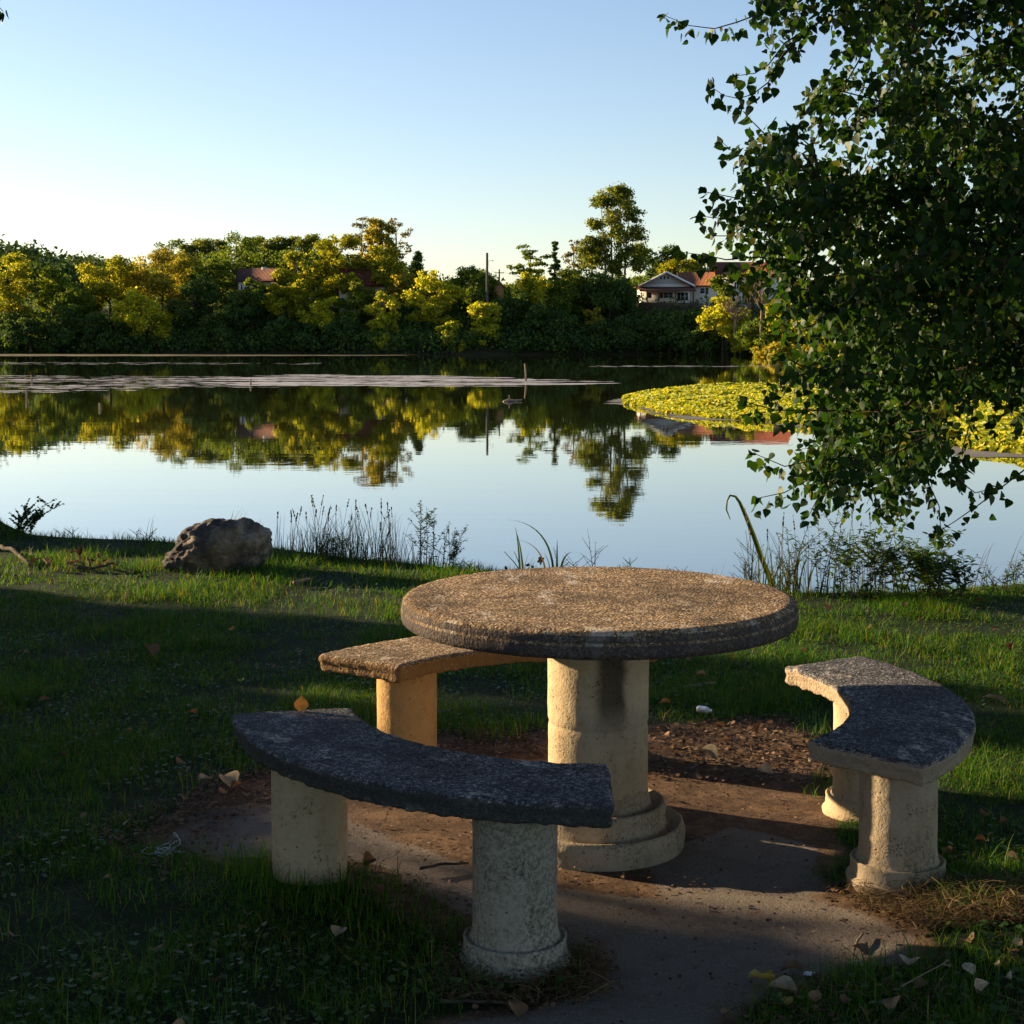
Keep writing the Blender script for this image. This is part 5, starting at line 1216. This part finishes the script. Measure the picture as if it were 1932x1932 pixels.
# ------------------------------------------------------------------ things on the water
def water_px(P): return [tuple(gnd(a, b, WZ)[:2]) for a, b in P]
def plant_mat(P, n, label, hmax=.3, hole=None):
    G_ = np.array(water_px(P)); x0, y0 = G_.min(0); x1, y1 = G_.max(0)
    X, Y = rng.uniform(x0, x1, n*4), rng.uniform(y0, y1, n*4); d = poly_sd(np.stack([X, Y], -1), G_)+1.2*(fbm(X, Y, 2.5, 111)-.5)
    k = d > 0; X, Y, d = X[k][:n], Y[k][:n], d[k][:n]; m = len(X)
    zz = WZ+.02+hmax*np.clip(d/1.2, 0, 1)**.6*(.35+1.0*fbm(X, Y, .8, 121))*rng.uniform(.55, 1, m)
    Pn = np.stack([X, Y, zz], -1); az = rng.uniform(0, 6.283, m); A = np.stack([np.cos(az), np.sin(az), rng.normal(.2, .5, m)], -1); N_ = np.stack([rng.normal(-.5, .8, m), rng.normal(-.2, .6, m), np.ones(m)*.8], -1)
    V, F = place_leaves(Pn, A, N_, rng.uniform(.09, .19, m), *OVAL)
    o = npmesh('water_plants', V, F, M['mat']); tag(o, label, 'water plants', kind='stuff')
plant_mat([(1168, 760), (1200, 749), (1290, 739), (1400, 736), (1500, 737), (1620, 742), (1640, 790), (1560, 804), (1460, 797), (1350, 790), (1250, 777)], 85000, 'bright yellow-green floating plants forming an island left of the poplar')
plant_mat([(1768, 835), (1790, 795), (1830, 755), (1900, 737), (2100, 735), (2260, 800), (2260, 862), (2000, 862), (1932, 858), (1840, 850)], 85000, 'bright yellow-green floating plants at the right edge of the lake')
def scum(P, n, size, label, mat='scum', seed=0, thr=.5, sc=(6, 2)):
    G_ = np.array(water_px(P)); x0, y0 = G_.min(0); x1, y1 = G_.max(0); X, Y = rng.uniform(x0, x1, n*5), rng.uniform(y0, y1, n*5)
    d = poly_sd(np.stack([X, Y], -1), G_); k = (d > 0) & (fbm(X/sc[0]*2, Y/sc[1]*2, 2.0, seed+130) > thr-.15*np.clip(d/3, 0, 1)); X, Y = X[k][:n], Y[k][:n]; m = len(X)
    th = np.linspace(0, 2*np.pi, 7, endpoint=False); rr = rng.uniform(.6, 1.3, (m, 7))*(size*rng.uniform(.3, 1.2, m)**1.5)[:, None]
    V = np.stack([X[:, None]+rr*np.cos(th)*1.9, Y[:, None]+rr*np.sin(th), np.full((m, 7), 0)+WZ+.003+.0000015*np.arange(m)[:, None]], -1).reshape(-1, 3)
    F = np.arange(m)[:, None]*7+np.arange(7)[None]
    o = npmesh('algae', V, F, M[mat]); tag(o, label, 'algae', kind='stuff')
scum([(420, 712), (560, 706), (800, 708), (950, 712), (1160, 720), (1150, 724), (1000, 728), (820, 732), (600, 731), (470, 728), (380, 722)], 2600, .26, 'pale floating algae band across the middle of the lake', seed=1, thr=.56, sc=(6, .9))
scum([(-60, 708), (200, 709), (430, 710), (560, 716), (560, 730), (300, 736), (100, 741), (-60, 742)], 1000, .2, 'broken pale algae streaks at the left of the lake', seed=2, thr=.6, sc=(9, 1.0))
scum([(-60, 683), (300, 684), (600, 685), (600, 688), (200, 688), (-60, 688)], 160, .35, 'thin far algae streak near the left bank', seed=3, thr=.5, sc=(30, 2))
scum([(1100, 690), (1450, 690), (1450, 692), (1100, 692)], 120, .3, 'thin far algae streak below the dark thicket', seed=4, thr=.4, sc=(30, 2))
scum([(1150, 762), (1175, 752), (1200, 762), (1250, 783), (1350, 797), (1460, 803), (1600, 808), (1600, 798), (1460, 793), (1350, 788), (1240, 772)], 3000, .14, 'grey scum fringe around the plant island', 'scum_grey', seed=5, thr=.5)
scum([(1755, 840), (1800, 832), (1932, 858), (2200, 862), (2200, 872), (1932, 870), (1850, 866)], 1800, .12, 'grey scum fringe along the right mat of plants', 'scum_grey', seed=6, thr=.5)
scum([(-80, 668.0), (500, 668.2), (760, 669.4), (760, 670.9), (400, 671.8), (-80, 672)], 900, 1.3, 'golden film floating along the foot of the far bank', 'scum_gold', seed=7, thr=.1, sc=(20, 20))
def stake(px, pt, pb, dx, label, r_=.035, mat='dead_wood'):
    b = gnd(px, pb, WZ); t = atY(px+dx, pt, b.y); o = MB().tube([b-Vector((0, 0, .8)), b.lerp(t, .5)+Vector((.01, 0, 0)), t], [r_, r_*.9, r_*.7], 8).build('wooden_stake', M[mat], smooth=True); tag(o, label, 'stake')
stake(993, 686, 719, -3, 'leaning pinkish stake standing in the algae mid-lake', .05)
stake(60, 707, 719, -1, 'short stake in the algae near the left edge, farther one', .05)
stake(50, 735, 752, 0, 'short stake at the left edge, nearer one', .04)
stake(188, 760, 771, 0, 'stubby stake standing alone left of centre in the lake', .04)
stake(472, 716, 727, 1, 'small stake inside the algae band', .05)
b0 = gnd(950, 758, WZ); b1 = gnd(985, 757, WZ)
lg = MB(); lg.tube([b0+Vector((0, 0, .0)), b0.lerp(b1, .3)+Vector((0, 0, .05)), b0.lerp(b1, .6)+Vector((0, 0, .02)), b1+Vector((0, 0, .05))], [.04, .05, .045, .02], 7); lg.tube([b0.lerp(b1, .35)+Vector((0, 0, .03)), b0.lerp(b1, .3)+Vector((0, 0, .22))], [.025, .015], 5)
o = lg.build('driftwood', M['dead_wood'], smooth=True); tag(o, 'small pale driftwood branch floating below the stake', 'driftwood')

# ------------------------------------------------------------------ trees on the left bank, beyond the picture's left edge; they shade the lawn
U = (.446, .895); Vd = (.895, -.446)
def uv(u, v): return (U[0]*u+Vd[0]*v, U[1]*u+Vd[1]*v)
rng = np.random.default_rng(99); rnd = random.Random(99)
def bank_tree(u, v, z0, z1, hw, label, shape='round', ncl=80, nleaf=200, leaf=.16, dy=1, seed=0, **kw):
    x, y = uv(u, v); return make_tree('bank_tree', label, x, y, 0, z0, z1, hw, 'far_dark', shape, ncl, nleaf, leaf, seed=seed, clsize=.3, trunkr=.2, flat=.8, stray=.02, **kw)
bank_tree(1.42, -14, .0, 9, 2.2, 'dense shading tree on the left bank, nearest the viewer', 'column', 220, 300, .2, seed=1)
bank_tree(-5.0, -14.5, .2, 10, 3.2, 'dense shading tree on the left bank behind the viewer', 'column', 160, 260, .24, seed=2)
bank_tree(6.2, -15, .0, 6.5, .58, 'slim shading tree on the left bank', 'column', 90, 200, .12, seed=3)
bank_tree(5.9, -17, 7.3, 12, 2.8, 'high-crowned tree on the left bank above the slim one', 'round', 120, 240, .2, seed=4)
bank_tree(10.8, -17, 6.2, 12, 3.6, 'broad high-crowned tree farthest along the left bank', 'round', 150, 240, .2, seed=5)
for k_, (u_, h_) in enumerate([(3.95, 2.75), (4.7, 2.95), (5.4, 2.8), (6.2, 2.9)]):
    bank_tree(u_, -15.0-.3*(k_ % 2), .0, h_, .62, ['low', 'rounded', 'leaning', 'last'][k_]+' shrub in the row under the left bank trees', 'column', 40, 200, .12, seed=30+k_)['category'] = 'shrub'
def shade_tree(x, y, z0, z1, hw, label, seed):  # trees added out of view, their crowns dim the skylight on the table
    return make_tree('shade_tree', label, x, y, 0, z0, z1, hw, 'poplar', 'round', 150, 200, .2, seed=seed, clsize=.26, trunkr=.3, flat=.6, limbn=30)
shade_tree(-3.2, -3.5, 5.6, 11, 4.6, 'unseen tree added behind on the left, spreading over the picnic spot to dim the skylight', 11)
shade_tree(3.8, -3.0, 5.6, 12, 5.0, 'unseen tree added behind on the right, spreading over the picnic spot to dim the skylight', 12)
shade_tree(-7.5, 3.0, 6.5, 12, 2.6, 'park tree with a high crown left of the picnic spot', 13)
shade_tree(7.5, 3.2, 3.5, 11, 3.6, 'unseen tree added on the lawn to the right of the picnic spot', 14)

# a long drooping twig of the left park tree whose tip hangs into the picture's upper left corner
pt_ = [o for o in bpy.data.objects if o.get('label', '').startswith('park tree with a high crown left')][0]
tip = atY(6, 22, 6.6); L_ = [Vector((-6.6, 4.2, 8)), Vector((-4.6, 5.6, 6.2)), Vector((-3.1, 6.3, 4.4)), Vector((-2.55, 6.5, 3.5)), atY(-30, -20, 6.6), tip]
MB().tube([p-Vector((-7.5, 3.0, 0)) for p in L_], [.03, .02, .012, .006, .003, .0015], 5).build('drooping_twig', M['twig'], pt_, smooth=True)
lv = []
for a_, b_ in zip(L_[2:-1], L_[3:]): twig_leaves(np.array(a_), np.array(b_-a_), max(3, int((b_-a_).length/.05)), (b_-a_).length, .05, lv, .02)
lv += [(np.array(tip)+np.array([rnd.gauss(-.01, .008), 0, rnd.gauss(0, .01)]), (rnd.gauss(.2, .3), .1, -1), .045) for _ in range(3)]
P = np.array([l[0] for l in lv])-np.array([-7.5, 3.0, 0]); V, F = place_leaves(P, np.array([l[1] for l in lv]), rng.normal(0, 1, P.shape), np.array([l[2] for l in lv]), *POPL)
npmesh('twig_leaves', V, F, M['poplar'], pt_)
